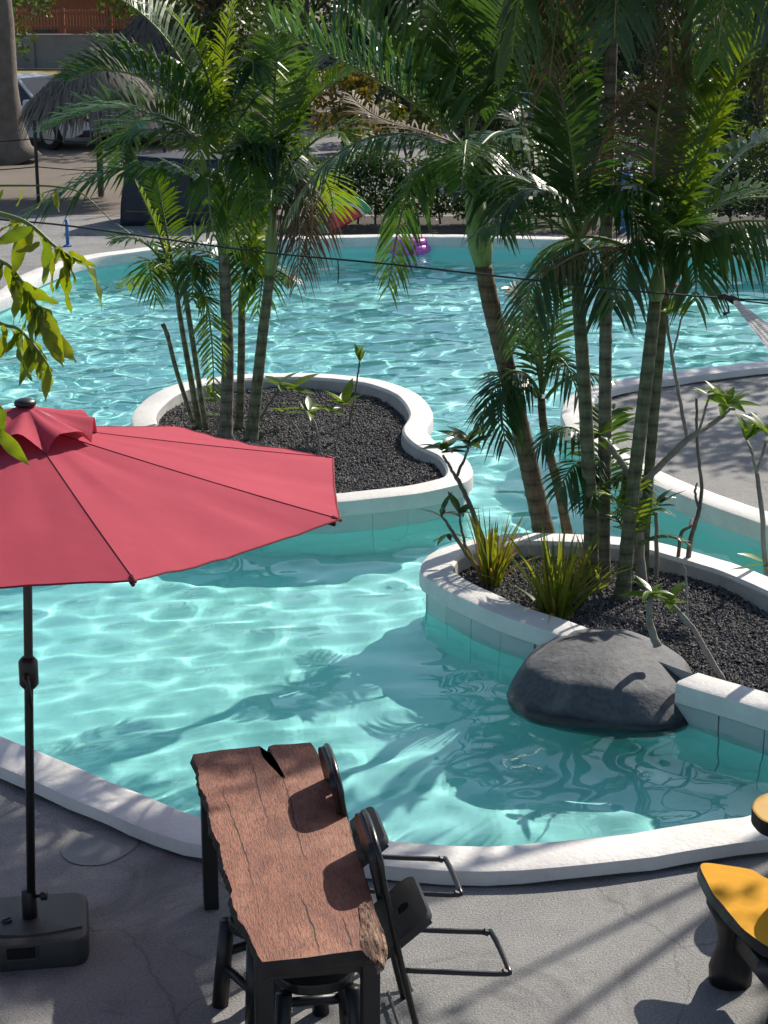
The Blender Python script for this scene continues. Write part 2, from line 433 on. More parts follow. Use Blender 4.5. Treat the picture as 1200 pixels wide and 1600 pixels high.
# ------------------------------------------------------------------ red parasol
M_BLACK = simple('black_paint', (.010,.010,.011), (.016,.015,.015), 12, .42, .05, 60)
M_TUBE = simple('black_tube', (.012,.012,.013), (.02,.019,.018), 12, .3, 0)
M_PLASTIC = simple('black_plastic', (.030,.029,.028), (.045,.043,.040), 30, .5, .25, 160)
def canvas():
    t = NT('red_canvas')
    a = t.noise(1.3, 4, .6, 'World'); wv = t.noise(420, 2, .6); wr = t.noise(2.6, 3, .5, 'World')
    c = t.ramp(a, [(.3, (.42,.050,.080)), (.7, (.48,.064,.096))])
    t.set(c, .85, t.bump(wr, .35, .03, t.bump(wv, .15, .002)), 0, .25)
    tr = t.new('BsdfTranslucent'); t.lk(t.mix(1, c, (1.1,.75,.8), 'MULTIPLY'), tr.inputs[0])
    mx = t.new('MixShader'); mx.inputs[0].default_value = .14
    t.lk(t.b.outputs[0], mx.inputs[1]); t.lk(tr.outputs[0], mx.inputs[2]); t.lk(mx.outputs[0], t.out.inputs[0])
    return t.m
M_RED = canvas()
M_SEAM = simple('red_seam', (.20,.018,.03), (.24,.022,.035), 20, .85)
def parasol():
    base = px(47, 1432, .14); base.z = 0; C = Vector((-1.528, 7.85, 0)); Rr, zr, zt, a0 = 1.4325, 2.216, 2.53, R(25.5)
    root = empty('parasol', base); tag(root, 'open red canvas parasol on black pole beside the slab table', 'parasol')
    off = base
    def corner(k, s=1.0, dz=0):
        th = a0 + k*math.pi/4
        return Vector((C.x + Rr*s*math.sin(th), C.y - Rr*s*math.cos(th), zr + .045*s*math.cos(th-a0) + (zt-zr)*(1-s)*(1 - .10*s) + dz)) - off
    for k in range(8):
        vs, fs = [], []; nu, nv = 14, 18
        rn = random.Random(k)
        for j in range(nv+1):
            s = .07 + .93*j/nv; A, B = corner(k, s), corner(k+1, s)
            for i in range(nu+1):
                t_ = i/nu; p = A.lerp(B, t_); q = 4*t_*(1-t_)
                p.z -= .016*q*s*s
                hem = (C - off - p); hem.z = 0
                p += hem.normalized()*(.008*q*(s**6))
                p.z += q**.6*s*(.020*noise.noise((t_*3+k*3, s*3.2, 1.3)) + .013*noise.noise((t_*9+k*5, s*2.0, 4.3)) + .007*noise.noise((t_*16+k*7, s*5.0, 8.3))) + .004*math.sin((t_*7+s*3+k)*2.1)*s*(1-abs(2*t_-1))
                vs.append(p)
        fs = [(j*(nu+1)+i, (j+1)*(nu+1)+i, (j+1)*(nu+1)+i+1, j*(nu+1)+i+1) for j in range(nv) for i in range(nu)]
        me = bpy.data.meshes.new('canopy_panel'); me.from_pydata(vs, [], fs)
        pan = link('canopy_panel', me, M_RED, root, True)
        MB().tube([Vector(vs[nv*(nu+1)+i]) for i in range(nu+1)], .0042, 5).build('hem', M_SEAM, pan)
        pts = [corner(k, .07+.93*j/10, .001) for j in range(11)]
        MB().tube(pts, .0024, 5).build('seam', M_SEAM, pan)
        MB().tube([corner(k, s, -.018 - .01*s) for s in (.05,.35,.7,.985)], .009, 6).build('rib', M_TUBE, root)
        e = corner(k, .975, .0); e2 = corner(k, 1.004, -.004)
        MB().tube([e, e2], [.010,.007], 8).build('rib_pocket', M_SEAM, root)
        hub = C - off + Vector((0,0,1.96)); MB().tube([hub, corner(k, .5, -.03)], .007, 6).build('strut', M_TUBE, root)
    # wind vent: a small loose cap of eight scalloped flaps
    for k in range(8):
        vs = []; nu, nv = 10, 6
        for j in range(nv+1):
            s = j/nv*.205 + .012; A, B = corner(k, s), corner(k+1, s)
            for i in range(nu+1):
                t_ = i/nu; p = A.lerp(B, t_); q = 4*t_*(1-t_); w = j/nv
                p.z += .085*(1-.35*w) + .030*q*w*w - .050*w*w*(1-q) + .010*math.sin(t_*9+k*2.3)*w
                vs.append(p)
        fs = [(j*(nu+1)+i, (j+1)*(nu+1)+i, (j+1)*(nu+1)+i+1, j*(nu+1)+i+1) for j in range(nv) for i in range(nu)]
        me = bpy.data.meshes.new('vent_flap'); me.from_pydata(vs, [], fs); link('vent_flap', me, M_RED, root, True)
    top = C - off
    MB().lathe([(.004,zt+.112),(.026,zt+.110),(.044,zt+.102),(.048,zt+.092),(.044,zt+.08)][::-1], top, 20).build('finial', M_BLACK, root, True)
    pole0 = Vector((0,0,.0)); pole1 = top + Vector((0,0,zt+.05))
    MB().tube([pole0.lerp(pole1, s) for s in (0,.5,1)], .0205, 12).build('pole', M_TUBE, root, True)
    P = lambda s: pole0.lerp(pole1, s)
    MB().lathe([(.024,1.87),(.04,1.88),(.045,1.94),(.05,1.97),(.03,2.0)], P(.0)+(pole1-pole0)*.0 + Vector((pole1.x,pole1.y,0))*(1.95/pole1.z), 14).build('runner_hub', M_BLACK, root, True)
    cz = py(47, 1052, 7.88).z; cc = P(cz/pole1.z)
    cr = MB().tube([cc+Vector((0,0,-.075)), cc+Vector((0,0,-.055)), cc+Vector((0,0,.055)), cc+Vector((0,0,.075))], [.026,.043,.043,.026], 14).build('crank_housing', M_BLACK, root, True)
    MB().tube([cc+Vector((0,-.035,0)), cc+Vector((.0,-.075,0)), cc+Vector((.012,-.085,-.02)), cc+Vector((.018,-.088,-.125))], [.016,.014,.011,.008], 8).build('crank_handle', M_BLACK, cr, True)
    # tank base
    M = Matrix.Rotation(R(9), 3, 'Z')
    def rrect(w, d, r, n=6):
        out = []
        for cx, cy, s in ((w-r,d-r,0), (-w+r,d-r,90), (-w+r,-d+r,180), (w-r,-d+r,270)):
            for i in range(n+1):
                th = R(s+90*i/n); out.append((cx+r*math.cos(th), cy+r*math.sin(th)))
        return out
    mb = MB(); o0, o1, o2, o3 = rrect(.262,.235,.07), rrect(.27,.243,.075), rrect(.262,.236,.075), rrect(.235,.21,.06)
    n = len(o0); bc = Vector((0, -.01, 0)); vs = []
    for o, z in ((o0,.0), (o1,.03), (o1,.105), (o2,.132), (o3,.142)):
        vs += [M @ Vector((x, y, z)) + bc for x, y in o]
    fs = [(r*n+i, r*n+(i+1) % n, (r+1)*n+(i+1) % n, (r+1)*n+i) for r in range(4) for i in range(n)] + [tuple(range(n-1,-1,-1)), tuple(4*n+i for i in range(n))]
    tk = mb.add(vs, fs).build('base_tank', M_PLASTIC, root, True); tk.data.set_sharp_from_angle(angle=R(50))
    mb = MB()
    for p, sz in (((-.035,-.2425,.093), (.125,.012,.05)),): mb.box(M @ Vector(p) + bc, sz, M)
    mb.build('handle_recess_shade', simple('recess_shade_black', (.004,.004,.004), None, 5, .9), tk)  # solid near-black block; the shade of a hand hollow is put into its colour
    mb = MB()
    for p, sz in (((-.035,-.247,.062), (.14,.016,.012)), ((-.105,-.247,.09), (.010,.014,.06)), ((.035,-.247,.09), (.010,.014,.06))): mb.box(M @ Vector(p) + bc, sz, M)
    mb.build('handle_rim', M_PLASTIC, tk, bevel=.003)
    mb = MB(); mb.tube([M @ Vector((-.24+.48*i/10, -.13-.045*math.cos((i/10-.5)*3), .144)) + bc for i in range(11)], .008, 6).build('moulded_ridge', M_PLASTIC, tk, True)
    MB().lathe([(.036,.13),(.036,.19),(.034,.27),(.030,.28)], (0,0,0), 16).build('pole_socket', M_BLACK, root, True)
    MB().tube([Vector((.02,0,.245)), Vector((.055,-.005,.25)), Vector((.06,-.005,.25)), Vector((.085,-.008,.252))], [.008,.008,.022,.02], 10).build('clamp_knob', M_BLACK, root, True)
    fc = MB().lathe([(.026,.140),(.026,.149),(.019,.151)], M @ Vector((-.105,-.02,0)) + bc, 16).build('filler_cap', M_BLACK, tk, True)
    MB().box(M @ Vector((-.105,-.02,.153)) + bc, (.04,.008,.008), M @ Matrix.Rotation(.6, 3, 'Z')).build('cap_grip', M_PLASTIC, fc)
parasol()

# ------------------------------------------------------------------ slab table
def wood_top():
    t = NT('reddish_slab_wood')
    big = t.noise(2.2, 5, .6, 'Object', (2.2, .6, 1), 1.1); fine = t.noise(14, 6, .72, 'Object', (9, .9, 3), .5); fleck = t.noise(40, 3, .6, 'Object', (5, .8, 2)); rough = t.noise(3.2, 6, .65)
    c = t.ramp(big, [(.28, (.15,.046,.024)), (.5, (.275,.098,.052)), (.72, (.40,.175,.098))])
    c = t.mix(t.ramp(fine, [(.36, (.8,)*3), (.54, (0,)*3)]), c, (.085,.028,.018))
    c = t.mix(t.ramp(fleck, [(.38, (.7,)*3), (.48, (0,)*3)]), c, (.07,.024,.016))
    c = t.mix(t.ramp(rough, [(.48, (0,)*3), (.72, (.5,)*3)]), c, (.43,.235,.15))
    return t.set(c, .6, t.bump(fleck, .5, .004, t.bump(fine, .6, .008)), 0, .4)
M_SLAB = wood_top()
M_CHAR = simple('charred_edge', (.018,.014,.012), (.04,.028,.02), 18, .8, .8, 25)
def bark():
    t = NT('pale_bark')
    w = t.noise(8, 6, .7, 'Object', (7, 1.2, 3), 1.2)
    c = t.ramp(w, [(.40, (.035,.02,.014)), (.5, (.26,.15,.095)), (.65, (.46,.32,.22))])
    return t.set(c, .8, t.bump(w, 1, .02), 0, .3)
M_BARK = bark()
TA = math.atan2(.176, .984)             # the table's long axis leans to the left of +Y
tbl_c = Vector((-.43, 7.49, 0))
def tl(p):                               # world -> table coordinates
    v = Vector((p[0], p[1], 0)) - tbl_c; c, s = math.cos(-TA), math.sin(-TA)
    return Vector((v.x*c - v.y*s, v.x*s + v.y*c, 0))
def table():
    root = empty('slab_table', tbl_c, TA); tag(root, 'reddish live-edge wooden slab table with crack and black legs', 'table')
    H = .76
    left = [(305,1178),(312,1215),(322,1262),(336,1302),(347,1338),(352,1372),(362,1400),(378,1440),(410,1503)]
    fr = [(600,1483),(590,1440),(575,1385),(560,1340),(545,1290),(528,1235),(508,1195),(485,1160)]
    rn = random.Random(4)
    def rough(seq, amp, per=7):
        pts = catmull([tl(px(u, v, H)) for u, v in seq], per, False); out = []
        for i, p in enumerate(pts):
            d = amp*(1.3*noise.noise((p.x*4.3, p.y*4.3, 2)) + .55*noise.noise((p.x*11, p.y*11, 7)) + .3*noise.noise((p.x*37, p.y*37, 5)))
            out.append(Vector((p.x + d, p.y + d*.3, 0)))
        return out
    L = rough(left, .020, 9); Rr = rough(fr, .004)
    nb = [tl(px(u, v, H)) for u, v in [(440,1500),(480,1496),(520,1490),(560,1485)]]
    # crack running in from the far end
    far = [tl(px(u, v, H)) for u, v in [(455,1162),(428,1163),(421,1166),(424,1180),(433,1192),(441,1206),(447,1216),(441,1215),(431,1206),(419,1194),(410,1181),(405,1166),(380,1168),(345,1172)]]
    far = [p + Vector((rn.uniform(-.005,.005), rn.uniform(-.005,.005), 0)) for p in far]
    O = L + nb + Rr + far
    if area2d(O) < 0: O.reverse()
    n = len(O); th = .075; bm = bmesh.new()
    top = [bm.verts.new((p.x, p.y, H)) for p in O]
    f = bm.faces.new(top); f.material_index = 0
    bn = normals2d(O); prev = top
    for zz, o_, ja in ((-.008, .004, .003), (-.035, .012, .012), (-th, -.012, .014)):
        cur = [bm.verts.new((p.x - q.x*(o_ + ja*noise.noise((p.x*14, p.y*14, zz*60))), p.y - q.y*(o_ + ja*noise.noise((p.x*14, p.y*14, zz*60))), H+zz)) for p, q in zip(O, bn)]
        for i in range(n):
            g = bm.faces.new((prev[(i+1) % n], prev[i], cur[i], cur[(i+1) % n])); g.material_index = 1
        prev = cur
    g = bm.faces.new(prev[::-1]); g.material_index = 1
    bmesh.ops.triangulate(bm, faces=[f, g]); bmesh.ops.recalc_face_normals(bm, faces=bm.faces)
    me = bpy.data.meshes.new('slab'); bm.to_mesh(me); bm.free(); me.materials.append(M_SLAB); me.materials.append(M_CHAR)
    slab = link('slab', me, None, root)
    # long drying cracks in the top
    rk = random.Random(9)
    for pts_, w in (([(441,1212),(452,1245),(462,1290),(478,1345)], .0035), ([(345,1225),(362,1275),(384,1335),(398,1392)], .0022), ([(470,1400),(486,1440),(500,1488)], .003), ([(392,1185),(404,1230),(420,1290)], .002), ([(535,1430),(545,1462),(552,1484)], .0025)):
        c = catmull([tl(px(u, v, H)) for u, v in pts_], 8, False); q = normals2d(c, False); vv = []; n_ = len(c)
        for i, (p, d) in enumerate(zip(c, q)):
            ww = w*math.sin(math.pi*(i+.15)/(n_-.7))*rk.uniform(.5,1.4); j = rk.uniform(-.004,.004)
            vv += [(p.x + d.x*(j+ww), p.y + d.y*(j+ww), H+.0012), (p.x + d.x*(j-ww), p.y + d.y*(j-ww), H+.0012)]
        me = bpy.data.meshes.new('crack'); me.from_pydata(vv, [], [(2*i, 2*i+1, 2*i+3, 2*i+2) for i in range(n_-1)]); link('crack', me, M_CHAR, slab)
    # rough bark left on the near right corner
    vs = []; nu, nv = 8, 26
    e0 = [tl(px(u, v, H)) for u, v in [(560,1418),(563,1440),(562,1462),(566,1484),(585,1506)]]; e1 = [tl(px(u, v, H)) for u, v in [(578,1408),(592,1432),(602,1458),(606,1484),(600,1508)]]
    A, B = catmull(e0, 7, False), catmull(e1, 7, False)
    for j in range(len(A)):
        for i in range(nu+1):
            t_ = i/nu; p = A[j].lerp(B[j], t_)
            z = H + .014*math.sin(t_*3.1) - .02*t_*t_ + .008*noise.noise((t_*14 + j*.12, j*.16, 4)); vs.append((p.x, p.y, z + .002))
    m_ = len(A)
    for i in range(nu+1): vs.append((*tl(px(590, 1505, H)).to_2d(), H-.05))
    fs = [(j*(nu+1)+i, (j+1)*(nu+1)+i, (j+1)*(nu+1)+i+1, j*(nu+1)+i+1) for j in range(m_) for i in range(nu)]
    me = bpy.data.meshes.new('bark_strip'); me.from_pydata(vs, [], fs); b = link('bark_strip', me, M_BARK, slab, True)
    tag(b, 'pale furrowed bark on the near corner of the slab')
    for p in ((-.842,8.286), (-.42,8.40), (-.475,6.62), (-.055,6.66)):
        q = tl(p); MB().box((q.x, q.y, .345), (.072,.072,.69)).build('leg', M_BLACK, root, bevel=.006)
    for a, b in (((-.842,8.286),(-.42,8.40)), ((-.475,6.62),(-.055,6.66))):
        a, b = tl(a), tl(b); MB().box(((a.x+b.x)/2, (a.y+b.y)/2, .64), ((b-a).length, .05, .085)).build('apron', M_BLACK, root, bevel=.004)
table()
def stool(pos, rz, label, s=1.0, h=.50):
    root = empty('stool', pos, rz); tag(root, label, 'stool', 'black stools pushed under the slab table')
    MB().prism([(.17*s*math.cos(t_)*(1+.06*math.sin(3*t_)), .16*s*math.sin(t_)*(1+.08*math.cos(2*t_))) for t_ in [i*math.pi/12 for i in range(24)]], h-.05, h).build('seat', M_BLACK, root, bevel=.01)
    for a in (-1, 1):
        for b in (-1, 1):
            MB().tube([(a*.14*s, b*.12*s, h-.04), (a*.17*s, b*.15*s, 0)], [.034,.038], 10).build('leg', M_BLACK, root, True)
        MB().tube([(a*.157*s, -.14*s, .2), (a*.157*s, .14*s, .2)], .020, 8).build('rung', M_BLACK, root, True)
    for b in (-1, 1):
        MB().tube([(-.155*s, b*.138*s, .26), (.155*s, b*.138*s, .26)], .022, 8).build('rung', M_BLACK, root, True)
stool((-.285, 6.86, 0), TA, 'black wooden stool at the near end under the slab table')
stool((-.50, 7.36, 0), TA+.4, 'black wooden stool half out from under the table\'s left side', 1.0, .46)

# ------------------------------------------------------------------ tipped chairs leaning on the table
M_PAD = simple('chair_black_panel', (.012,.012,.014), (.02,.02,.022), 20, .38, .1, 90)
def disc_plate(w, d, th, r, hole, hr, curve=0, slots=0):
    """rounded plate in local xy with a round hole crossed by slats"""
    bm = bmesh.new(); N = 40; out = []
    for cx, cy, s in ((w/2-r,d/2-r,0), (-w/2+r,d/2-r,90), (-w/2+r,-d/2+r,180), (w/2-r,-d/2+r,270)):
        for i in range(10):
            a = R(s+90*i/9); out.append(Vector((cx+r*math.cos(a), cy+r*math.sin(a), 0)))
    hc = Vector((*hole, 0)); inn = [hc + Vector((hr*math.cos(2*math.pi*i/24), hr*math.sin(2*math.pi*i/24), 0)) for i in range(24)]
    tris = tessellate_polygon([out, inn]); P_ = out + inn
    zc = lambda p: curve*(p.y/(d/2))**2
    lo = [bm.verts.new((p.x, p.y, zc(p)-th/2)) for p in P_]; hi = [bm.verts.new((p.x, p.y, zc(p)+th/2)) for p in P_]
    for a, b, c in tris:
        bm.faces.new((hi[a], hi[b], hi[c])); bm.faces.new((lo[c], lo[b], lo[a]))
    for s0, m_ in ((0, len(out)), (len(out), len(inn))):
        for i in range(m_):
            j = s0+i; k = s0+(i+1) % m_; bm.faces.new((lo[j], lo[k], hi[k], hi[j]))
    for q in range(slots):
        y = hole[1] + hr*(-.72 + 1.44*q/(slots-1)); hx = math.sqrt(max(0, hr*hr-(y-hole[1])**2))
        vv = [bm.verts.new((hole[0]+a*hx, y+b*hr*.08, c*th*.4)) for a in (-1,1) for b in (-1,1) for c in (-1,1)]
        for ff in ((0,1,3,2),(4,6,7,5),(0,4,5,1),(2,3,7,6),(0,2,6,4),(1,5,7,3)): bm.faces.new([vv[i] for i in ff])
    bmesh.ops.recalc_face_normals(bm, faces=bm.faces)
    me = bpy.data.meshes.new('plate'); bm.to_mesh(me); bm.free(); return me
def chair(foot, label, T=39):
    """upright local frame: x forwards, y across, origin between the front feet; the empty tips it forwards"""
    root = empty('cafe_chair', foot); tag(root, label, 'chair', 'black chairs tipped against the slab table')
    root.rotation_mode = 'XYZ'
    root.matrix_world = Matrix.Translation(foot) @ Matrix.Rotation(math.atan2(-.176, -.984), 4, 'Z') @ Matrix.Rotation(R(T), 4, 'Y')
    hw = .205
    back = [(0,hw,0), (-.17,hw,.34), (-.36,hw,.70), (-.415,hw*.98,.79), (-.445,hw*.80,.845), (-.46,hw*.45,.868)]
    pts = [Vector(p) for p in back] + [Vector((-.463,0,.872))] + [Vector((p[0],-p[1],p[2])) for p in back[::-1]]
    MB().tube(catmull(pts, 4, False), .0145, 8).build('back_frame', M_TUBE, root, True)
    rear = [(-.16,hw-.025,.345), (-.33,hw-.025,.16), (-.47,hw-.025,.012), (-.495,hw-.06,.0)]
    pts = [Vector(p) for p in rear] + [Vector((p[0],-p[1],p[2])) for p in rear[::-1]]
    MB().tube(catmull(pts, 4, False), .0125, 8).build('rear_leg_frame', M_TUBE, root, True)
    for s in (-1, 1):
        MB().tube([(-.47,s*(hw-.03),.02), (-.48,s*(hw-.03),.0)], .016, 8).build('foot_cap', M_PLASTIC, root)
    me = disc_plate(.40, .39, .034, .06, (-.10,.0), .032, 0, 4); me.materials.append(M_PAD)
    s_ = link('seat', me, None, root); s_.location = (-.215, 0, .445)
    MB().tube([(-.03,-hw+.03,.425), (-.40,-hw+.03,.425)], .009, 6).build('seat_rail', M_TUBE, root); MB().tube([(-.03,hw-.03,.425), (-.40,hw-.03,.425)], .009, 6).build('seat_rail', M_TUBE, root)
    me = disc_plate(.25, .385, .034, .06, (.03,-.05), .032, .03, 2); me.materials.append(M_PAD)
    b = link('backrest', me, None, root); b.location = (-.40, 0, .745); b.rotation_euler = (0, R(90+27)-math.pi, 0)
    b.rotation_euler = (0, -R(90-27)+math.pi, 0) if False else (0, R(-117+180), 0)
    MB().tube([(0.035,-hw,.07), (.035,hw,.07)], .009, 6).build('front_rung', M_TUBE, root)
chair(Vector((.16-.036, 7.05+.2, 0)), 'black chair tipped forwards, nearer of the two against the table')
chair(Vector((-.02-.036, 7.75+.2, 0)), 'black chair tipped forwards, farther of the two, nearer the pool')

# ------------------------------------------------------------------ yellow bench and round slab table at the right edge
M_YELLOW = simple('yellow_paint', (.70,.34,.014), (.62,.29,.012), 1.5, .75, .3, 14, spec=.15)
M_TRUNKTOP = simple('sawn_trunk', (.42,.27,.12), (.30,.18,.08), 9, .6, .3, 30)
def bench():
    c = Vector((1.72, 7.42, 0)); root = empty('slab_bench', c); tag(root, 'yellow-topped live-edge bench on black trunk legs at the right', 'bench')
    pts = [px(u, v, .45) for u, v in [(1095,1350),(1130,1351),(1172,1358),(1192,1368)]] + [Vector((1.86,7.55,0)), Vector((2.0,7.3,0)), Vector((2.02,6.9,0)), Vector((1.85,6.72,0))] + [px(u, v, .45) for u, v in [(1240,1500),(1200,1480),(1165,1456),(1128,1415),(1104,1380)]]
    O = [Vector((p.x, p.y, 0)) - c for p in catmull([Vector((p.x,p.y,0)) for p in pts], 6)]
    if area2d(O) < 0: O.reverse()
    nn = normals2d(O); bm = bmesh.new(); prev = None; n = len(O)
    for z, o_ in ((.45,-.004), (.443,.004), (.41,.012), (.37,-.03)):
        cur = [bm.verts.new((p.x - q.x*(o_+.006*noise.noise((p.x*9,p.y*9,z*30))), p.y - q.y*(o_+.006*noise.noise((p.x*9,p.y*9,z*30))), z)) for p, q in zip(O, nn)]
        if prev is None: f = bm.faces.new(cur); f.material_index = 0
        else:
            for i in range(n): g = bm.faces.new((prev[(i+1) % n], prev[i], cur[i], cur[(i+1) % n])); g.material_index = 1
        prev = cur
    g = bm.faces.new(prev[::-1]); g.material_index = 1
    bmesh.ops.triangulate(bm, faces=[f, g]); bmesh.ops.recalc_face_normals(bm, faces=bm.faces)
    me = bpy.data.meshes.new('slab'); bm.to_mesh(me); bm.free(); me.materials.append(M_YELLOW); me.materials.append(M_BLACK); link('slab', me, None, root)
    for (x, y, r) in ((1.565,7.60,.085), (1.70,7.02,.10), (1.92,7.5,.08)):
        prof = [(r*1.12,0), (r*1.05,.08), (r*.80,.2), (r*.95,.3), (r*1.5,.385)]
        b = MB().lathe(prof, Vector((x,y,0)) - c, 14); b.v = [(p[0] + .02*noise.noise((p[0]*7,p[1]*7,p[2]*7)), p[1] + .02*noise.noise((p[0]*7,p[1]*7,p[2]*7+4)), p[2]) for p in b.v]
        b.build('leg', M_BLACK, root, True)
    MB().box(Vector((1.66,7.32,.24)) - c, (.10,.5,.10), Matrix.Rotation(R(13), 3, 'Z')).build('stretcher', M_BLACK, root, bevel=.02)
bench()
def round_table():
    c = Vector((2.31, 7.47, 0)); root = empty('round_table', c); tag(root, 'round sawn-trunk table just outside the right edge, shading the yellow bench', 'table')
    O = [((.50+.018*noise.noise((math.cos(a)*2, math.sin(a)*2, 1)))*math.cos(a), (.50+.018*noise.noise((math.cos(a)*2, math.sin(a)*2, 1)))*math.sin(a)) for a in [i*math.pi/24 for i in range(48)]]
    b = MB().prism(O, .675, .76).build('table_top', M_TRUNKTOP, root, bevel=.012); b.data.materials.append(M_CHAR)
    for p in b.data.polygons: p.material_index = 0 if p.normal.z > .7 else 1
    MB().lathe([(.16,0),(.13,.1),(.11,.4),(.16,.68)], (0,0,0), 14).build('pedestal', M_BLACK, root, True)
round_table()
def far_bench():
    c = Vector((2.25, 8.42, 0)); root = empty('slab_bench', c); tag(root, 'tan slab bench poking in at the right edge by the pool kerb', 'bench')
    O = [Vector((x, y, 0)) - c for x, y in ((1.80,8.40),(1.83,8.55),(1.98,8.66),(2.4,8.72),(2.7,8.6),(2.74,8.35),(2.5,8.2),(2.1,8.22),(1.86,8.28))]
    O = [Vector((p.x + .012*noise.noise((p.x*8,p.y*8,1)), p.y, 0)) + Vector((c.x, c.y, 0))*0 for p in catmull([Vector((p.x,p.y,0)) for p in O], 6)]
    if area2d(O) < 0: O.reverse()
    b = MB().prism([(p.x, p.y) for p in O], .37, .45).build('slab', simple('tan_yellow_paint', (.58,.34,.06), (.48,.27,.06), 4, .7), root, bevel=.012); b.data.materials.append(M_CHAR)
    for p in b.data.polygons: p.material_index = 0 if p.normal.z > .7 else 1
    for x in (-.22, .3): MB().lathe([(.10,0),(.085,.1),(.07,.2),(.12,.37)], (x,0,0), 12).build('leg', M_BLACK, root, True)
far_bench()

# ------------------------------------------------------------------ boulder on the planter rim
def boulder():
    t = NT('slate_boulder')
    a = t.noise(3, 6, .6); b = t.noise(26, 5, .65)
    c = t.ramp(a, [(.3, (.052,.058,.068)), (.65, (.092,.098,.108))]); c = t.mix(.4, c, t.ramp(b, [(.35, (.04,.043,.05)), (.65, (.14,.142,.145))]))
    c = t.mix(t.ramp(t.noise(1.6, 7, .7, dist=1.2), [(.5, (0,)*3), (.62, (.5,)*3), (.66, (.1,)*3)]), c, (.20,.19,.175))
    sx = t.new('SeparateXYZ'); t.lk(t.new('NewGeometry').outputs['Position'], sx.inputs[0]); jz = t.new('Math', operation='MULTIPLY_ADD'); jz.inputs[1].default_value = .09; t.lk(a, jz.inputs[0]); t.lk(sx.outputs['Z'], jz.inputs[2])
    mr = t.new('MapRange'); mr.inputs[1].default_value = -.085; mr.inputs[2].default_value = -.045; mr.inputs[3].default_value = 1; mr.inputs[4].default_value = 0; t.lk(jz.outputs[0], mr.inputs[0])
    c = t.mix(mr.outputs[0], c, (.022,.027,.03)); ro = t.ramp(mr.outputs[0], [(0, (.72,)*3), (1, (.22,)*3)])
    m = t.set(c, ro, t.bump(b, .35, .010, t.bump(a, .5, .05)), 0, .4)
    bm = bmesh.new(); bmesh.ops.create_icosphere(bm, subdivisions=5, radius=1)
    for v in bm.verts:
        d = v.co.copy(); s = 1 + .07*noise.noise(d*1.2 + Vector((3,1,7))) + .025*noise.noise(d*3.4)
        q = Vector((math.copysign(abs(d.x)**.8, d.x)*.62, math.copysign(abs(d.y)**.75, d.y)*.50, math.copysign(abs(d.z)**.8, d.z)*.42))*s
        if q.z > 0:
            q.y += q.z*.62; q.x += -.10*q.z; q.x *= 1 - .55*q.z
            if q.z > .22: q.z = .22 + (q.z-.22)*.38
            q.z *= max(.5, 1 - .42*(q.x-.02)) if q.x > 0 else 1 + .1*q.x
        else: q.y *= 1 + .55*q.z; q.x *= 1 + .3*q.z
        v.co = q
    me = bpy.data.meshes.new('boulder'); bm.to_mesh(me); bm.free()
    o = link('boulder', me, m, None, True); o.location = (1.43, 11.36, -.165); o.rotation_euler = (0, 0, R(-18))
    tag(o, 'smooth dark grey boulder set into the planter rim at the water', 'boulder')
    o.cycles.is_caustics_receiver = True
boulder()
# ------------------------------------------------------------------ palms
M_FROND = leafmat('palm_leaf', (.032,.085,.018), (.068,.140,.024), (1.7,1.55,.45), .45, .36)
M_FRONDY = leafmat('young_palm_leaf', (.085,.165,.016), (.14,.21,.022), (1.7,1.45,.4), .5, .38)
M_FRONDD = leafmat('dry_palm_leaf', (.085,.055,.028), (.19,.13,.065), (1.2,1,.7), .25, .7)
M_FRONDX = leafmat('dark_palm_leaf', (.024,.062,.022), (.050,.105,.028), (1.6,1.55,.5), .38, .34)
M_RACHIS = simple('frond_midrib', (.10,.16,.035), (.15,.19,.05), 8, .5)
M_RACHISD = simple('dry_midrib', (.15,.10,.05), (.2,.14,.08), 8, .7)
def trunkmat(name, a, b, c):
    t = NT(name)
    sep = t.new('SeparateXYZ'); t.lk(t.tc.outputs['Object'], sep.inputs[0])
    n1 = t.noise(7, 5, .65); n2 = t.noise(30, 4, .6, 'Object', (1,1,.25))
    cc = t.ramp(n1, [(.3, a), (.52, b), (.72, c)])
    wv = t.new('TexWave', wave_type='BANDS', bands_direction='Z'); wv.inputs['Scale'].default_value = 2.6; wv.inputs['Distortion'].default_value = 1.6; wv.inputs['Detail'].default_value = 2; wv.inputs['Detail Scale'].default_value = 2; t.lk(t.tc.outputs['Object'], wv.inputs['Vector'])
    cc = t.mix(t.ramp(wv.outputs['Fac'], [(.0, (.75,)*3), (.14, (.15,)*3), (.3, (0,)*3)]), cc, tuple(x*.35 for x in a))
    cc = t.mix(t.ramp(wv.outputs['Fac'], [(.80, (0,)*3), (1.0, (.35,)*3)]), cc, tuple(min(1, x*1.35) for x in c))
    cc = t.mix(.35, cc, t.ramp(n2, [(.35, tuple(x*.4 for x in a)), (.65, c)]))
    return t.set(cc, .75, t.bump(n2, .4, .01), 0, .3)
M_TRUNK = trunkmat('palm_trunk_grey', (.085,.08,.06), (.15,.142,.105), (.24,.23,.18))
M_TRUNKG = trunkmat('palm_trunk_green', (.065,.072,.038), (.115,.122,.065), (.19,.195,.12))
M_TRUNKB = trunkmat('palm_trunk_brown', (.06,.045,.028), (.12,.085,.05), (.19,.14,.09))
M_SHAFT = simple('crownshaft_green', (.12,.20,.045), (.17,.24,.07), 5, .4)
KINDS = {'g': (M_FROND, M_RACHIS), 'y': (M_FRONDY, M_RACHIS), 'd': (M_FRONDD, M_RACHISD), 'x': (M_FRONDX, M_RACHIS)}
UPV = Vector((0,0,1))
def bez(a, b, c, d, t):
    s = 1-t; return a*(s*s*s) + b*(3*s*s*t) + c*(3*s*t*t) + d*(t*t*t)
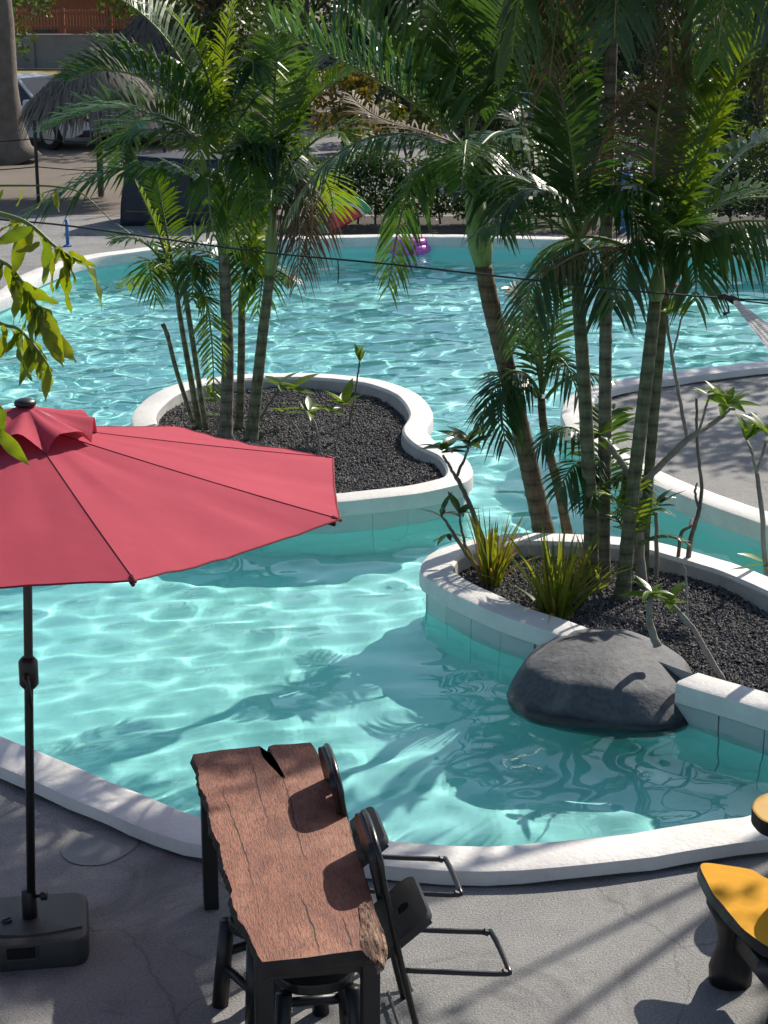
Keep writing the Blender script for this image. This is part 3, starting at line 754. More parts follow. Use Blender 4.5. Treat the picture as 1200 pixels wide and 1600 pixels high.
def frond(parent, off, P0, P1, P2, P3, leaf, kind, lift, rn, dens=1.0, droop=.25):
    m, mr = KINDS[kind]
    N = 14; cur = [bez(P0, P1, P2, P3, i/N) for i in range(N+1)]
    Lr = sum((b-a).length for a, b in zip(cur, cur[1:]))
    fr = empty('frond') if False else None
    mb = MB(); n = max(14, int(Lr/.033*dens)); roll = rn.uniform(-.25, .25)
    for i in range(n):
        s = .10 + .9*(i+.5)/n; p = bez(P0, P1, P2, P3, s); t = (bez(P0, P1, P2, P3, min(1, s+.02)) - bez(P0, P1, P2, P3, s-.02)).normalized()
        side = t.cross(UPV)
        if side.length < .15: side = t.cross(Vector((0,1,0)))
        side.normalize(); nor = side.cross(t).normalized()
        if roll: side, nor = side*math.cos(roll) + nor*math.sin(roll), nor*math.cos(roll) - side*math.sin(roll)
        Lf = leaf*(.35 + .65*math.sin(math.pi*min(1, .14 + .80*s)))*rn.uniform(.85, 1.08)
        if s > .9: Lf *= .8
        for sg in (-1, 1):
            if rn.random() < .05: continue
            d = (t*rn.uniform(.42,.62)*(1+.6*s) + side*sg*.85 + nor*(lift + rn.uniform(-.12,.12))).normalized()
            g = droop*rn.uniform(.6, 1.5)*Lf; w = .0152*rn.uniform(.8, 1.15)*(1 if kind != 'd' else .6)*(leaf/.5)**.5
            wd_ = d.cross(nor).normalized() if d.cross(nor).length > .05 else t
            wd_ = (wd_*.8 + t*.4*rn.uniform(-1,1)).normalized(); vs = []
            for q, ww in ((0,.35), (.3,1), (.68,.85)):
                c = p + d*(Lf*q) - UPV*(g*q*q)
                vs += [c - wd_*w*ww - off, c + wd_*w*ww - off]
            vs.append(p + d*(Lf*.98) - UPV*(g*1.1) - off)
            mb.add(vs, [(0,1,3,2), (2,3,5,4), (4,5,6)])
    o = mb.build('frond', m, parent)
    MB().tube([c - off for c in cur], [.014*(1-.8*i/N)+.003 for i in range(N+1)], 5).build('midrib', mr, o, True)
    return o
def palm(label, Y, trunk, r0, r1, fronds, mt=None, shaft=None, fill=0, flen=1.5, leaf=.5, seed=0, kinds='ggx', crown=None, group=None, bend=None, name='palm_tree', zlow=-20):
    rn = random.Random(seed*31+5); Y = px(*trunk[0], GRAV).y; leaf *= .98
    P = [py(u, v, Y) for u, v in trunk]
    if crown and not shaft: P.append(py(*crown, Y))
    if bend:
        for i, p in enumerate(P): p.y += bend*(i/(len(P)-1))
    base = P[0].copy(); root = empty(name, base); tag(root, label, 'palm', group)
    T = catmull(P, 14, False); n = len(T); rs = []
    T = resample(T, .035, False); n = len(T)
    for i in range(n):
        f = i/(n-1); ring = 1 + (.05 if (i % 4 == 0) else 0) + .015*noise.noise((i*.4, seed, 0))
        rs.append((r0 + (r1-r0)*f)*ring*(1 + .35*math.exp(-f*n*.035/.10)))
    MB().tube([p - base for p in T], rs, 12).build('trunk', mt or M_TRUNK, root, True)
    C = py(*crown, Y) if crown else T[-1]
    if bend and crown: C.y += bend
    if shaft:
        sv = [T[-1] + (C-T[-1])*k/6 for k in range(7)]
        MB().tube([p - base for p in sv], [r1*1.0, r1*shaft*1.12, r1*shaft*1.1, r1*shaft, r1*shaft*.8, r1*shaft*.6, r1*.4], 12).build('crownshaft', M_SHAFT, root, True)
    for fspec in fronds:
        (bu, bv), mids, (tu, tv), dy, kind, lift = fspec[:6]; lf = fspec[6]*1.05 if len(fspec) > 6 else leaf; dr = fspec[7] if len(fspec) > 7 else .25
        yb = Y + (bend or 0)
        P0 = py(bu, bv, yb); P3 = py(tu, tv, yb+dy)
        if len(mids) == 1: q = py(*mids[0], yb+dy*.45); P1 = P0.lerp(q, .75); P2 = q.lerp(P3, .30)
        else: P1 = py(*mids[0], yb+dy*.3); P2 = py(*mids[1], yb+dy*.75)
        frond(root, base, P0, P1, P2, P3, lf, kind, lift, rn, 1.0, dr)
    for i in range(fill):
        az = 2.4*i + rn.uniform(-.4,.4) + seed; el = rn.uniform(.25, 1.25); L = flen*rn.uniform(.7, 1.1)
        h = Vector((math.cos(az), math.sin(az), 0)); P0 = C + h*.04
        P1 = P0 + (h*math.cos(el) + UPV*math.sin(el))*L*.4; P2 = P1 + (h*.9 + UPV*(math.sin(el)*.35-.15))*L*.35; P3 = P2 + (h*.75 - UPV*rn.uniform(.25,.75))*L*.35
        frond(root, base, P0, P1, P2, P3, leaf*rn.uniform(.75, 1), rn.choice(kinds), rn.uniform(-.15,.5), rn, .9, rn.uniform(.2,.4))
    return root
GL, GR = 'palms on the planter behind the umbrella', 'palms on the right planter'
YL = px(352, 684, GRAV).y
palm('tall palm with pale straight trunk behind the red umbrella, tallest of its clump', YL, [(352,684),(356,560),(352,450),(350,395)], .062, .052,
     [((340,232), [(290,150),(200,75)], (104,128), -.3, 'g', .75, .74),
      ((338,285), [(270,262),(180,225)], (30,345), -.5, 'g', .25, .70, .35),
      ((340,215), [(300,110),(250,20)], (165,-12), .3, 'g', .5, .72),
      ((341,200), [(330,110),(300,50)], (262,18), -.2, 'y', .3, .4),
      ((342,205), [(345,120),(352,60)], (366,2), .1, 'y', .2, .35),
      ((343,215), [(380,120),(400,60)], (395,120), -.3, 'x', .2, .42, .5),
      ((345,230), [(385,160),(440,120)], (478,-10), .5, 'g', .4, .55),
      ((345,240), [(395,200),(440,190)], (470,300), -.4, 'x', -.1, .45, .4),
      ((343,240), [(335,200),(315,180)], (308,262), -.5, 'y', .2, .3, .4),
      ((345,265), [(372,215),(392,225)], (398,330), -.5, 'g', -.1, .35, .5),
      ((345,275), [(330,250),(318,270)], (334,370), -.35, 'g', .0, .30, .6),
      ((348,285), [(365,270),(375,300)], (362,392), -.2, 'x', .0, .32, .5),
      ((342,225), [(250,190),(190,150)], (190,260), .6, 'x', .4, .5),
      ((342,205), [(318,120),(300,90)], (280,120), .5, 'g', .3, .45),
      ((340,240), [(270,170),(170,140)], (70,205), .4, 'g', .5, .6), ((341,225), [(300,140),(240,90)], (150,60), -.4, 'g', .4, .6)],
     shaft=1.15, crown=(345,248), fill=3, flen=1.3, leaf=.45, seed=1, group=GL)
palm('leaning palm with bare trunk tilting right behind the umbrella, dry fronds hanging', YL-.1, [(392,690),(402,600),(412,510),(422,430)], .058, .045,
     [((424,300), [(420,200),(440,120)], (425,10), .3, 'g', .3, .5),
      ((428,290), [(450,180),(500,130)], (560,110), .2, 'y', .5, .5),
      ((428,300), [(470,230),(520,180)], (548,222), -.3, 'y', .35, .5),
      ((428,310), [(470,260),(505,260)], (480,420), -.5, 'd', -.3, .38, .9),
      ((428,310), [(455,270),(480,290)], (462,448), -.6, 'd', -.3, .34, .9),
      ((424,300), [(400,220),(370,170)], (330,220), -.3, 'g', .3, .42),
      ((424,300), [(400,240),(380,220)], (392,340), -.4, 'y', .1, .38, .4),
      ((426,295), [(440,200),(470,100)], (520,60), .6, 'g', .4, .55),
      ((428,300), [(470,240),(520,260)], (520,330), .5, 'y', .2, .42)],
     shaft=1.2, crown=(427,318), fill=2, flen=1.2, leaf=.42, seed=2, mt=M_TRUNKG, group=GL)
palm('slim bright green palm squeezed between the two taller trunks', YL+.25, [(374,670),(377,560),(378,480)], .04, .034,
     [((380,420), [(372,360),(360,330)], (330,320), -.2, 'y', .3, .35), ((384,420), [(400,350),(420,310)], (450,300), .2, 'y', .3, .38),
      ((384,425), [(410,380),(440,350)], (500,345), -.2, 'y', .3, .34), ((382,425), [(390,370),(395,350)], (372,480), -.4, 'y', .1, .34, .4),
      ((384,425), [(405,390),(420,400)], (402,490), -.4, 'g', .1, .32, .4), ((384,420), [(392,340),(400,300)], (412,250), .3, 'y', .2, .4)],
     shaft=1.2, crown=(382,430), fill=3, flen=.9, leaf=.32, seed=3, kinds='yyg', mt=M_TRUNKG, group=GL)
ly = palm('young many-stemmed palm, leftmost of the clump behind the umbrella', YL+.15, [(312,668),(298,590),(284,510),(276,455)], .034, .022,
     [((276,452), [(255,380),(235,330)], (212,285), -.1, 'y', .25, .34), ((276,452), [(262,370),(250,300)], (242,272), .2, 'y', .2, .3),
      ((276,452), [(250,390),(220,360)], (175,375), -.3, 'g', .3, .36), ((278,450), [(300,370),(320,345)], (352,352), .1, 'y', .3, .38),
      ((276,455), [(240,400),(220,380)], (245,470), -.4, 'y', .0, .3, .4), ((280,452), [(300,390),(310,385)], (330,430), -.3, 'g', .1, .36, .4),
      ((282,460), [(292,400),(305,370)], (300,470), -.5, 'x', -.1, .32, .5)],
     crown=(278,445), fill=3, flen=.9, leaf=.32, seed=4, kinds='ygy', mt=M_TRUNKG, group=GL)
o = ly.location
for tr, r in (([(322,672),(308,580),(296,500),(288,450)], .026), ([(302,660),(276,580),(262,525),(254,506)], .022)):
    MB().tube([p - o for p in catmull([py(u, v, YL+.1) for u, v in tr], 6, False)], r, 8).build('stem', M_TRUNKG, ly, True)
frond(ly, o, py(308,480,YL-.1), py(318,430,YL-.2), py(332,480,YL-.2), py(334,612,YL-.1), .26, 'y', .05, random.Random(3), 1.1, .2)

YR = 13.4
palm('thick ringed palm leaning left across the pool, nearest the left end of its planter', 13.62, [(853,846),(826,725),(795,590),(768,480),(755,415)], .078, .066,
     [((728,235), [(660,150),(560,110)], (428,42), -.2, 'x', .85, .75),
      ((722,245), [(640,185),(520,190)], (445,345), -.5, 'x', .0, .32, .45),
      ((720,250), [(640,240),(630,300)], (606,450), -.5, 'g', -.1, .32, .45),
      ((730,215), [(735,110),(700,20)], (640,-50), .3, 'x', .5, .7),
      ((735,210), [(770,110),(790,20)], (800,-60), .2, 'x', .5, .65),
      ((742,220), [(800,140),(860,60)], (930,-10), .3, 'g', .5, .6),
      ((742,240), [(800,180),(870,200)], (905,345), -.5, 'x', -.05, .45, .5),
      ((740,250), [(770,230),(790,270)], (775,370), -.5, 'x', -.1, .36, .5),
      ((732,235), [(640,190),(590,200)], (550,150), .6, 'd', .2, .4),
      ((728,240), [(650,120),(570,60)], (520,-20), .4, 'x', .7, .7)],
     shaft=1.25, crown=(733,255), fill=2, flen=1.3, leaf=.5, seed=5, kinds='xxg', mt=M_TRUNKB, group=GR)
palm('short thin palm with dark drooping fronds beside the leaning palm', 13.6, [(890,848),(872,760),(856,700),(848,655)], .040, .030,
     [((845,620), [(820,560),(780,560)], (748,665), -.3, 'x', -.05, .32, .5), ((845,620), [(800,570),(770,600)], (790,690), -.45, 'x', .0, .34, .5),
      ((846,615), [(850,520),(830,470)], (800,450), .1, 'x', .2, .36), ((848,615), [(862,540),(880,540)], (905,620), -.3, 'x', .0, .3, .5),
      ((846,612), [(840,540),(815,500)], (790,510), .3, 'g', .3, .34), ((848,612), [(868,520),(870,470)], (862,420), .2, 'x', .3, .34)],
     crown=(846,622), fill=2, flen=.8, leaf=.3, seed=6, kinds='xxg', mt=M_TRUNKB, group=GR)
palm('upright palm trunk left of the close pair in the right planter', 12.75, [(925,930),(922,800),(915,640),(906,500),(902,430)], .052, .045,
     [((902,380), [(860,400),(820,420)], (812,540), -.3, 'x', -.2, .36, .5), ((902,370), [(880,300),(830,260)], (770,340), -.3, 'x', .1, .42, .4),
      ((903,350), [(900,240),(880,150)], (850,60), .3, 'g', .4, .5), ((904,350), [(930,240),(960,160)], (1010,130), .3, 'd', .3, .42, .5),
      ((902,360), [(860,270),(830,200)], (800,190), .2, 'x', .4, .45), ((905,380), [(930,390),(960,440)], (955,480), -.4, 'x', -.3, .32, .5),
      ((904,360), [(930,280),(980,280)], (1010,390), -.4, 'x', .0, .42, .4), ((903,350), [(870,230),(860,120)], (890,20), .5, 'g', .3, .5)],
     shaft=1.2, crown=(902,370), fill=5, flen=1.2, leaf=.45, seed=7, kinds='xgdx', mt=M_TRUNKG, group=GR)
palm('upright palm with grey trunk, tallest on the right planter', 12.95, [(942,908),(944,760),(946,560),(948,350),(953,150),(958,0)], .050, .040,
     [((962,-130), [(880,-260),(700,-230)], (520,-10), -.4, 'x', -.5, .80, .35), ((962,-130), [(900,-220),(820,-160)], (800,90), -.5, 'x', -.2, .5, .5),
      ((962,-130), [(930,-200),(880,-120)], (858,130), -.5, 'd', -.1, .42, .7), ((964,-130), [(1010,-220),(1080,-160)], (1150,110), -.4, 'x', .0, .5, .45),
      ((964,-130), [(1000,-200),(1040,-100)], (1050,120), -.5, 'd', -.1, .42, .7), ((964,-130), [(1060,-260),(1180,-230)], (1330,-60), .1, 'g', .2, .55),
      ((964,-130), [(950,-320),(900,-440)], (780,-470), .3, 'g', .4, .55), ((964,-130), [(990,-320),(1040,-440)], (1160,-450), .3, 'g', .4, .55),
      ((964,-130), [(860,-290),(740,-330)], (600,-240), .8, 'g', .3, .6), ((964,-130), [(960,-260),(940,-280)], (930,-40), -1.0, 'x', .1, .5, .4),
      ((964,-130), [(1040,-250),(1130,-230)], (1200,-20), 1.0, 'g', .2, .5), ((960,-130), [(900,-180),(860,-120)], (905,100), .9, 'd', .0, .4, .6)],
     shaft=1.2, crown=(962,-115), fill=9, flen=1.7, leaf=.45, seed=8, kinds='xxgd', mt=M_TRUNK, group=GR)
palm('twin-trunked green palm rising beside the forked bare shrub', 12.5, [(972,938),(985,800),(1002,660),(1016,540),(1024,470)], .052, .044,
     [((1028,410), [(1060,330),(1110,330)], (1215,400), -.4, 'x', -.05, .48, .45), ((1030,400), [(1070,290),(1110,160)], (1195,45), .2, 'y', .45, .55),
      ((1028,400), [(1040,290),(1000,250)], (930,330), -.4, 'g', .2, .45, .3), ((1028,400), [(1060,350),(1100,380)], (1085,470), -.5, 'x', -.2, .34, .5),
      ((1030,400), [(1090,320),(1150,300)], (1230,310), .2, 'g', .5, .5), ((1028,410), [(1000,350),(970,370)], (968,470), -.4, 'x', -.1, .36, .5),
      ((1030,395), [(1060,250),(1090,170)], (1080,90), .4, 'g', .4, .5), ((1028,395), [(1010,270),(1030,180)], (1040,110), .1, 'd', .2, .4, .5),
      ((1032,400), [(1090,300),(1140,240)], (1210,210), .5, 'x', .4, .5), ((1030,405), [(1080,370),(1130,330)], (1225,350), -.6, 'x', -.3, .46, .5)],
     shaft=1.2, crown=(1030,410), fill=6, flen=1.2, leaf=.45, seed=9, kinds='xgxd', mt=M_TRUNKG, group=GR)
palm('slender tall palm trunk leaning right behind the twin-trunked palm', 12.75, [(1003,912),(1011,780),(1026,600),(1044,400),(1062,200),(1076,20)], .040, .034,
     [((1084,-110), [(1000,-230),(900,-200)], (760,-60), -.3, 'g', .1, .6, .4), ((1084,-110), [(1020,-200),(960,-120)], (960,60), -.6, 'x', .0, .5, .45),
      ((1086,-110), [(1130,-200),(1180,-130)], (1215,70), -.5, 'x', .1, .5, .4), ((1086,-110), [(1170,-230),(1280,-200)], (1390,-40), .1, 'g', .3, .55),
      ((1086,-110), [(1080,-280),(1020,-380)], (930,-380), .3, 'g', .3, .55), ((1086,-110), [(1110,-290),(1180,-370)], (1290,-340), .4, 'g', .3, .55),
      ((1086,-110), [(1140,-210),(1150,-140)], (1120,90), -.9, 'g', .1, .45, .4), ((1084,-110), [(1060,-260),(1060,-300)], (1080,-480), .6, 'g', .3, .5),
      ((1084,-110), [(1030,-280),(1000,-300)], (940,-160), 1.3, 'g', .3, .55), ((1084,-110), [(1130,-280),(1180,-300)], (1260,-160), 1.4, 'g', .3, .55)],
     shaft=1.2, crown=(1084,-100), fill=7, flen=1.7, leaf=.5, seed=10, kinds='xgx', mt=M_TRUNKG, group=GR)
palm('knee-high dark palm sapling between the right planter trunks', 12.9, [(948,905),(945,840),(940,790)], .022, .018,
     [((940,770), [(915,660),(890,640)], (838,700), -.3, 'x', -.1, .32, .5), ((940,770), [(950,690),(945,650)], (960,640), .1, 'x', .2, .3),
      ((942,775), [(965,730),(985,720)], (1000,800), -.3, 'g', .1, .28, .4), ((940,775), [(920,710),(900,700)], (872,770), -.35, 'x', .0, .3, .5),
      ((942,772), [(970,720),(1000,740)], (1010,810), -.1, 'y', .1, .26, .4)], crown=(940,780), fill=2, flen=.7, leaf=.28, seed=11, kinds='x', mt=M_TRUNKB, group=GR, name='palm_sapling')
palm('small feathery palm seedling at the foot of the right planter palms', 12.3, [(975,935),(985,880),(990,850)], .014, .010,
     [((990,850), [(975,790),(965,770)], (930,770), -.1, 'y', .2, .2), ((990,850), [(1000,800),(1010,790)], (1045,800), .1, 'g', .2, .2), ((990,850), [(990,790),(1000,760)], (985,735), .1, 'y', .2, .2)],
     crown=(990,850), fill=2, flen=.5, leaf=.18, seed=12, kinds='yg', mt=M_TRUNKG, group=GR, name='palm_sapling')

# ------------------------------------------------------------------ frangipani shrubs
M_FBARK = simple('frangipani_bark', (.17,.155,.13), (.28,.26,.22), 14, .8, .5, 40)
M_FBARKD = simple('dark_twig_bark', (.10,.085,.07), (.17,.15,.12), 14, .8, .5, 40)
M_FLEAF = leafmat('frangipani_leaf', (.085,.16,.02), (.14,.22,.028), (1.6,1.4,.4), .48, .32)
M_FLEAFD = leafmat('dark_frangipani_leaf', (.025,.065,.02), (.05,.10,.022), (1.4,1.3,.5), .35, .3)
def leafmesh(L, W, fold=.25, droop=.15, wave=0, seg=7):
    vs, fs = [], []
    for i in range(seg+1):
        t_ = i/seg; w = W/2*math.sin(math.pi*min(1, .04 + t_*.96)**.85)*(1 if t_ < .98 else .3)
        if i == seg: w = .001
        z = -droop*L*t_*t_; wz = wave*math.sin(t_*16)
        vs += [(L*t_, -w, z + fold*w + wz), (L*t_, 0, z), (L*t_, w, z + fold*w - wz)]
    for i in range(seg):
        a = i*3; fs += [(a, a+1, a+4, a+3), (a+1, a+2, a+5, a+4)]
    me = bpy.data.meshes.new('leaf'); me.from_pydata(vs, [], fs); me.shade_smooth(); return me
LF = [leafmesh(.27, .085), leafmesh(.23, .075, .3, .3), leafmesh(.18, .062, .3, .05)]
LFD = [m.copy() for m in LF]
for m in LF: m.materials.append(M_FLEAF)
for m in LFD: m.materials.append(M_FLEAFD)
def put_leaf(me, parent, off, p, d, roll, sc=1.0):
    d = d.normalized(); x = d; y = UPV.cross(x)
    if y.length < .05: y = Vector((0,1,0))
    y.normalize(); z = x.cross(y)
    M = Matrix((x, y, z)).transposed() @ Matrix.Rotation(roll, 3, 'X')
    o = link('leaf', me, None, parent); o.matrix_local = Matrix.Translation(p - off) @ M.to_4x4() @ Matrix.Scale(sc, 4)
    return o
def shrub(label, Y, branches, rosettes, mt, seed, group='frangipani shrubs on the planters', dark=False, name='frangipani_shrub'):
    Y = px(*branches[0][0][0], GRAV).y; rn = random.Random(seed); b0 = py(*branches[0][0][0], Y); root = empty(name, b0); tag(root, label, 'shrub', group)
    for pts, r0, r1 in branches:
        c = catmull([py(u, v, Y + .06*math.sin(i*2+seed)*(i > 0)) for i, (u, v) in enumerate(pts)], 6, False); n = len(c)
        c = [p + Vector((rn.uniform(-1,1), rn.uniform(-1,1), 0))*.004 for p in c]
        MB().tube([p - b0 for p in c], [(r0+(r1-r0)*i/(n-1))*.82*(1+.10*noise.noise((i*.5, seed, r0*90))) for i in range(n)], 8).build('branch', mt, root, True)
    for (u, v), n, sc, up in rosettes:
        p = py(u, v, Y)
        for i in range(n):
            az = 2.4*i + rn.uniform(-.3,.3); el = rn.uniform(up-.5, up+.35)
            put_leaf(rn.choice(LFD if dark and rn.random() < .75 else LF), root, b0, p + Vector((0,0,rn.uniform(-.03,.01))), Vector((math.cos(az)*math.cos(el), math.sin(az)*math.cos(el), math.sin(el))), rn.uniform(-.4,.4), sc*rn.uniform(.75,1.1))
    return root
fb = shrub('forked pale-barked bare shrub with one leafy tip over the grey terrace', 12.62, [
    ([(1003,918),(998,840),(996,762)], .052, .040), ([(996,765),(970,722),(948,692),(938,684)], .034, .020), ([(996,765),(1035,724),(1075,686),(1110,664),(1132,648)], .036, .020),
    ([(1074,688),(1058,600),(1046,530),(1042,492)], .018, .012), ([(1050,560),(1062,510),(1066,490)], .010, .007), ([(1090,680),(1102,640),(1108,622)], .014, .009), ([(1128,652),(1140,640),(1148,640)], .014, .010)],
    [((1136,632), 12, 1.15, .6), ((1106,614), 6, .8, .5), ((938,680), 8, .9, .3), ((1046,486), 7, .8, .6), ((1066,490), 5, .7, .5)], M_FBARK, 1)
M_REDFL = simple('red_flower', (.45,.02,.04), (.6,.05,.08), 9, .6)
for i in range(9):
    c = py(1040, 458, fb.location.y) + Vector((random.uniform(-.07,.07), random.uniform(-.05,.05), random.uniform(-.04,.04)))
    MB().lathe([(.004,0),(.016,.012),(.024,.026),(.003,.022)], c - fb.location, 6).build('flower', M_REDFL, fb)
shrub('thin kinked bare sapling pole in front of the grey terrace', 12.35, [([(1072,895),(1080,840),(1092,800),(1096,760),(1090,700),(1088,622)], .026, .012), ([(1058,880),(1064,835),(1078,822),(1082,812)], .018, .016), ([(1092,792),(1086,768),(1090,755)], .014, .008)], [], M_FBARKD, 2)
shrub('leafy young frangipani at the right edge of the photo', 12.0, [([(1198,905),(1190,800),(1182,735)], .026, .020), ([(1182,738),(1174,705),(1168,690)], .015, .011), ([(1182,738),(1194,700),(1198,685)], .015, .011)],
      [((1167,684), 7, .9, 1.0), ((1198,676), 10, 1.05, .7), ((1196,880), 5, .9, .2)], M_FBARK, 3)
shrub('short single-stem frangipani with one leaf crown near the forked shrub', 12.5, [([(1025,905),(1026,850),(1025,800)], .022, .018)], [((1026,788), 9, .85, .6)], M_FBARK, 4, dark=True)
shrub('low dark twiggy frangipani at the left tip of the right planter', 12.5, [([(762,912),(740,880),(716,846),(700,820),(690,806)], .026, .010), ([(728,862),(722,830),(718,806)], .014, .009), ([(712,838),(695,838),(676,846)], .008, .004)],
      [((690,803), 4, .7, .8), ((717,802), 7, .75, .5), ((700,830), 3, .7, -.1)], M_FBARKD, 5, dark=True)
shrub('slanting frangipani with two leaf crowns in front of the far planter', 12.75, [([(778,900),(752,836),(728,775),(712,744)], .028, .020), ([(712,746),(700,724),(692,712)], .016, .011), ([(714,744),(724,720),(732,700)], .016, .011)],
      [((690,702), 11, 1.0, .4), ((733,690), 11, 1.0, .5)], M_FBARKD, 6, dark=True)
shrub('leaning pale stick with a stub beside the boulder', 10.9, [([(1130,1064),(1105,1020),(1075,972),(1046,942)], .026, .018), ([(1028,1010),(1018,985),(1014,950),(1020,930)], .034, .022), ([(1075,972),(1072,900),(1066,880)], .010, .006)],
      [((1018,926), 9, .75, .5), ((1044,938), 7, .7, .4)], M_FBARK, 7)
for i, (lab, br, ro) in enumerate((
    ('dark slanting frangipani twig beside the left planter trunks', [([(402,664),(420,632),(438,606)], .016, .011)], [((438,600), 4, .75, .3), ((456,604), 2, .9, .3)]),
    ('pale bent twig with a small leaf, lowest on the far gravel', [([(484,708),(466,672),(446,646)], .011, .008)], [((440,640), 3, .6, .3)]),
    ('pale upright twig with leaf tuft in the middle of the far gravel', [([(497,712),(496,676),(487,648)], .012, .009)], [((483,642), 5, .75, .3)]),
    ('forked twig with bright leaves on the far gravel', [([(526,688),(532,662),(536,638)], .013, .009), ([(532,662),(524,650),(518,645)], .008, .006)], [((537,630), 6, .85, .8), ((514,642), 4, .7, .4)]),
    ('tall thin dark twig rising over the far planter rim', [([(546,664),(554,620),(560,580),(562,564)], .013, .009)], [((562,562), 2, .6, 1.2)]))):
    shrub(lab, 16.15 if i != 4 else 16.9, br, [(q, n+2, sc*1.35, up) for q, n, sc, up in ro], M_FBARK if i not in (0,4) else M_FBARKD, 20+i)

# ------------------------------------------------------------------ strap-leaved clumps
M_STRAP = leafmat('strap_leaf', (.12,.17,.025), (.20,.24,.035), (1.5,1.25,.35), .5, .4, 2)
M_STRAPY = leafmat('yellow_strap_leaf', (.34,.28,.045), (.42,.25,.06), (1.2,1.05,.45), .42, .45, 2)
def clump(label, c, n, L, seed, spread=.45):
    rn = random.Random(seed); root = empty('strap_leaf_clump', c); tag(root, label, 'plant', 'strap-leaved clumps on the right planter')
    for i in range(n):
        az = rn.uniform(0, 6.28); lean = abs(rn.gauss(0, spread)) + .05; l = L*rn.uniform(.5, 1.1); w = rn.uniform(.012, .022)
        h = Vector((math.cos(az), math.sin(az), 0)); b = h*rn.uniform(0,.09); sd = Vector((-h.y, h.x, 0))
        tw = rn.uniform(-.8,.8); sd = sd*math.cos(tw) + h*math.sin(tw); vs = []; S = 6
        for k in range(S+1):
            t_ = k/S; p = b + h*(l*(math.sin(lean)*t_ + .30*lean*t_**3)) + UPV*(l*(t_*math.cos(lean) - .22*lean*t_**3)); ww = w*(.6+.6*t_ if t_ < .4 else 1.05*(1-t_)**.6)
            vs += [p - sd*ww, p + UPV*.0, p + sd*ww] if False else [p - sd*ww, p + sd*ww]
        me = bpy.data.meshes.new('blade'); me.from_pydata(vs, [], [(2*k, 2*k+1, 2*k+3, 2*k+2) for k in range(S)])
        link('blade', me, M_STRAPY if rn.random() < .22 else M_STRAP, root, True)
clump('smaller strap-leaved clump beside the dark twiggy shrub', px(766, 912, GRAV), 60, .58, 1, .28)
clump('larger yellow-green strap-leaved clump behind the boulder', px(868, 968, GRAV), 110, .70, 2, .38)
clump('sparse strap-leaved clump at the palm trunk bases', px(925, 925, GRAV), 26, .5, 3, .4)
tuft = shrub('little leafy seedling between the left planter trunks', 16.75, [([(334,672),(334,640),(332,618)], .006, .004), ([(336,672),(342,640),(346,622)], .006, .004)], [((332,620),6,.6,.4), ((346,622),5,.6,.4), ((334,645),5,.55,.2)], M_FBARK, 40)

# ------------------------------------------------------------------ leafy branch hanging in from the left
M_MANGO = leafmat('wavy_green_leaf', (.085,.16,.014), (.17,.23,.02), (1.8,1.5,.3), .52, .3, 9)
ML = [leafmesh(.165, .052, .4, .25, .006, 10), leafmesh(.125, .042, .45, .35, .006, 10), leafmesh(.19, .056, .4, .2, .007, 10)]
for m in ML: m.materials.append(M_MANGO)
def hanging_tree():
    YB = 6.1; b0 = Vector((-3.3, 5.7, 0)); root = empty('leafy_tree', b0); tag(root, 'tree branch with wavy yellow-green leaves hanging in at the left', 'tree')
    rn = random.Random(12)
    MB().tube([p - b0 for p in catmull([b0, Vector((-3.25,5.8,1.5)), Vector((-3.1,5.9,2.9)), Vector((-2.6,6.0,3.7)), py(-160,330,YB)], 6, False)], [.13-.003*i for i in range(25)], 10).build('trunk', M_FBARKD, root, True)
    brs = [([(-160,330),(-60,322),(0,334),(45,350),(90,388),(128,410)], .012, [(40,362,18,90),(70,370,-10,85),(62,378,60,60),(95,384,20,100),(112,398,5,105),(126,404,-35,110),(30,348,40,50),(100,392,50,60),(82,376,35,70),(20,352,80,60),(50,356,60,80),(108,392,-60,70)]),
           ([(-160,360),(-60,390),(-10,405),(20,420),(52,470),(62,480)], .011, [(-5,408,20,100),(10,416,-30,105),(30,428,40,60),(45,455,0,80),(60,478,-30,110),(-20,415,60,70),(18,424,0,110),(55,462,30,60),(35,440,-60,80)]),
           ([(-160,400),(-60,470),(0,505),(30,515),(60,548),(76,572)], .010, [(5,508,20,100),(28,515,10,105),(48,530,-10,80),(64,510,-20,90),(66,515,-45,95),(-12,500,40,90),(38,520,50,70),(15,512,-40,100)]),
           ([(-160,300),(-60,292),(20,290),(90,292),(130,304),(175,346)], .005, [(5,296,40,40),(32,294,10,48),(64,296,5,50),(88,298,5,50),(-10,296,20,50)]),
           ([(-120,560),(-60,590),(-15,620),(5,640)], .009, [(-5,615,20,70),(6,640,10,80),(0,660,30,90),(-20,632,-20,80),(-4,672,-35,90)])]
    for pts, r, lv in brs:
        c = catmull([py(u, v, YB + .05*math.sin(i)) for i, (u, v) in enumerate(pts)], 6, False); n = len(c)
        MB().tube([p - b0 for p in c], [r*(1-.7*i/(n-1)) for i in range(n)], 6).build('branch', M_MANGO if r < .006 else M_RACHIS, root, True)
        for u, v, ang, ln in lv:
            p = py(u, v, YB + rn.uniform(-.06,.06)); a = R(ang + rn.uniform(-12,12))
            d = Vector((-math.sin(a)*1.0, rn.uniform(-.35,.35), -math.cos(a)))
            o = put_leaf(ML[0 if ln > 70 else 1], root, b0, p, d, rn.uniform(-.9,.9) + (math.pi/2 if rn.random() < .5 else 0), ln/96*rn.uniform(.9,1.1))
        for k in range(11):
            q = c[rn.randrange(n//3, n)]; d = Vector((rn.uniform(-.6,.5), rn.uniform(-.7,.7), -rn.uniform(.4,1)))
            if r > .006: put_leaf(rn.choice(ML), root, b0, q, d, rn.uniform(-1.5,1.5), rn.uniform(.5,.85))
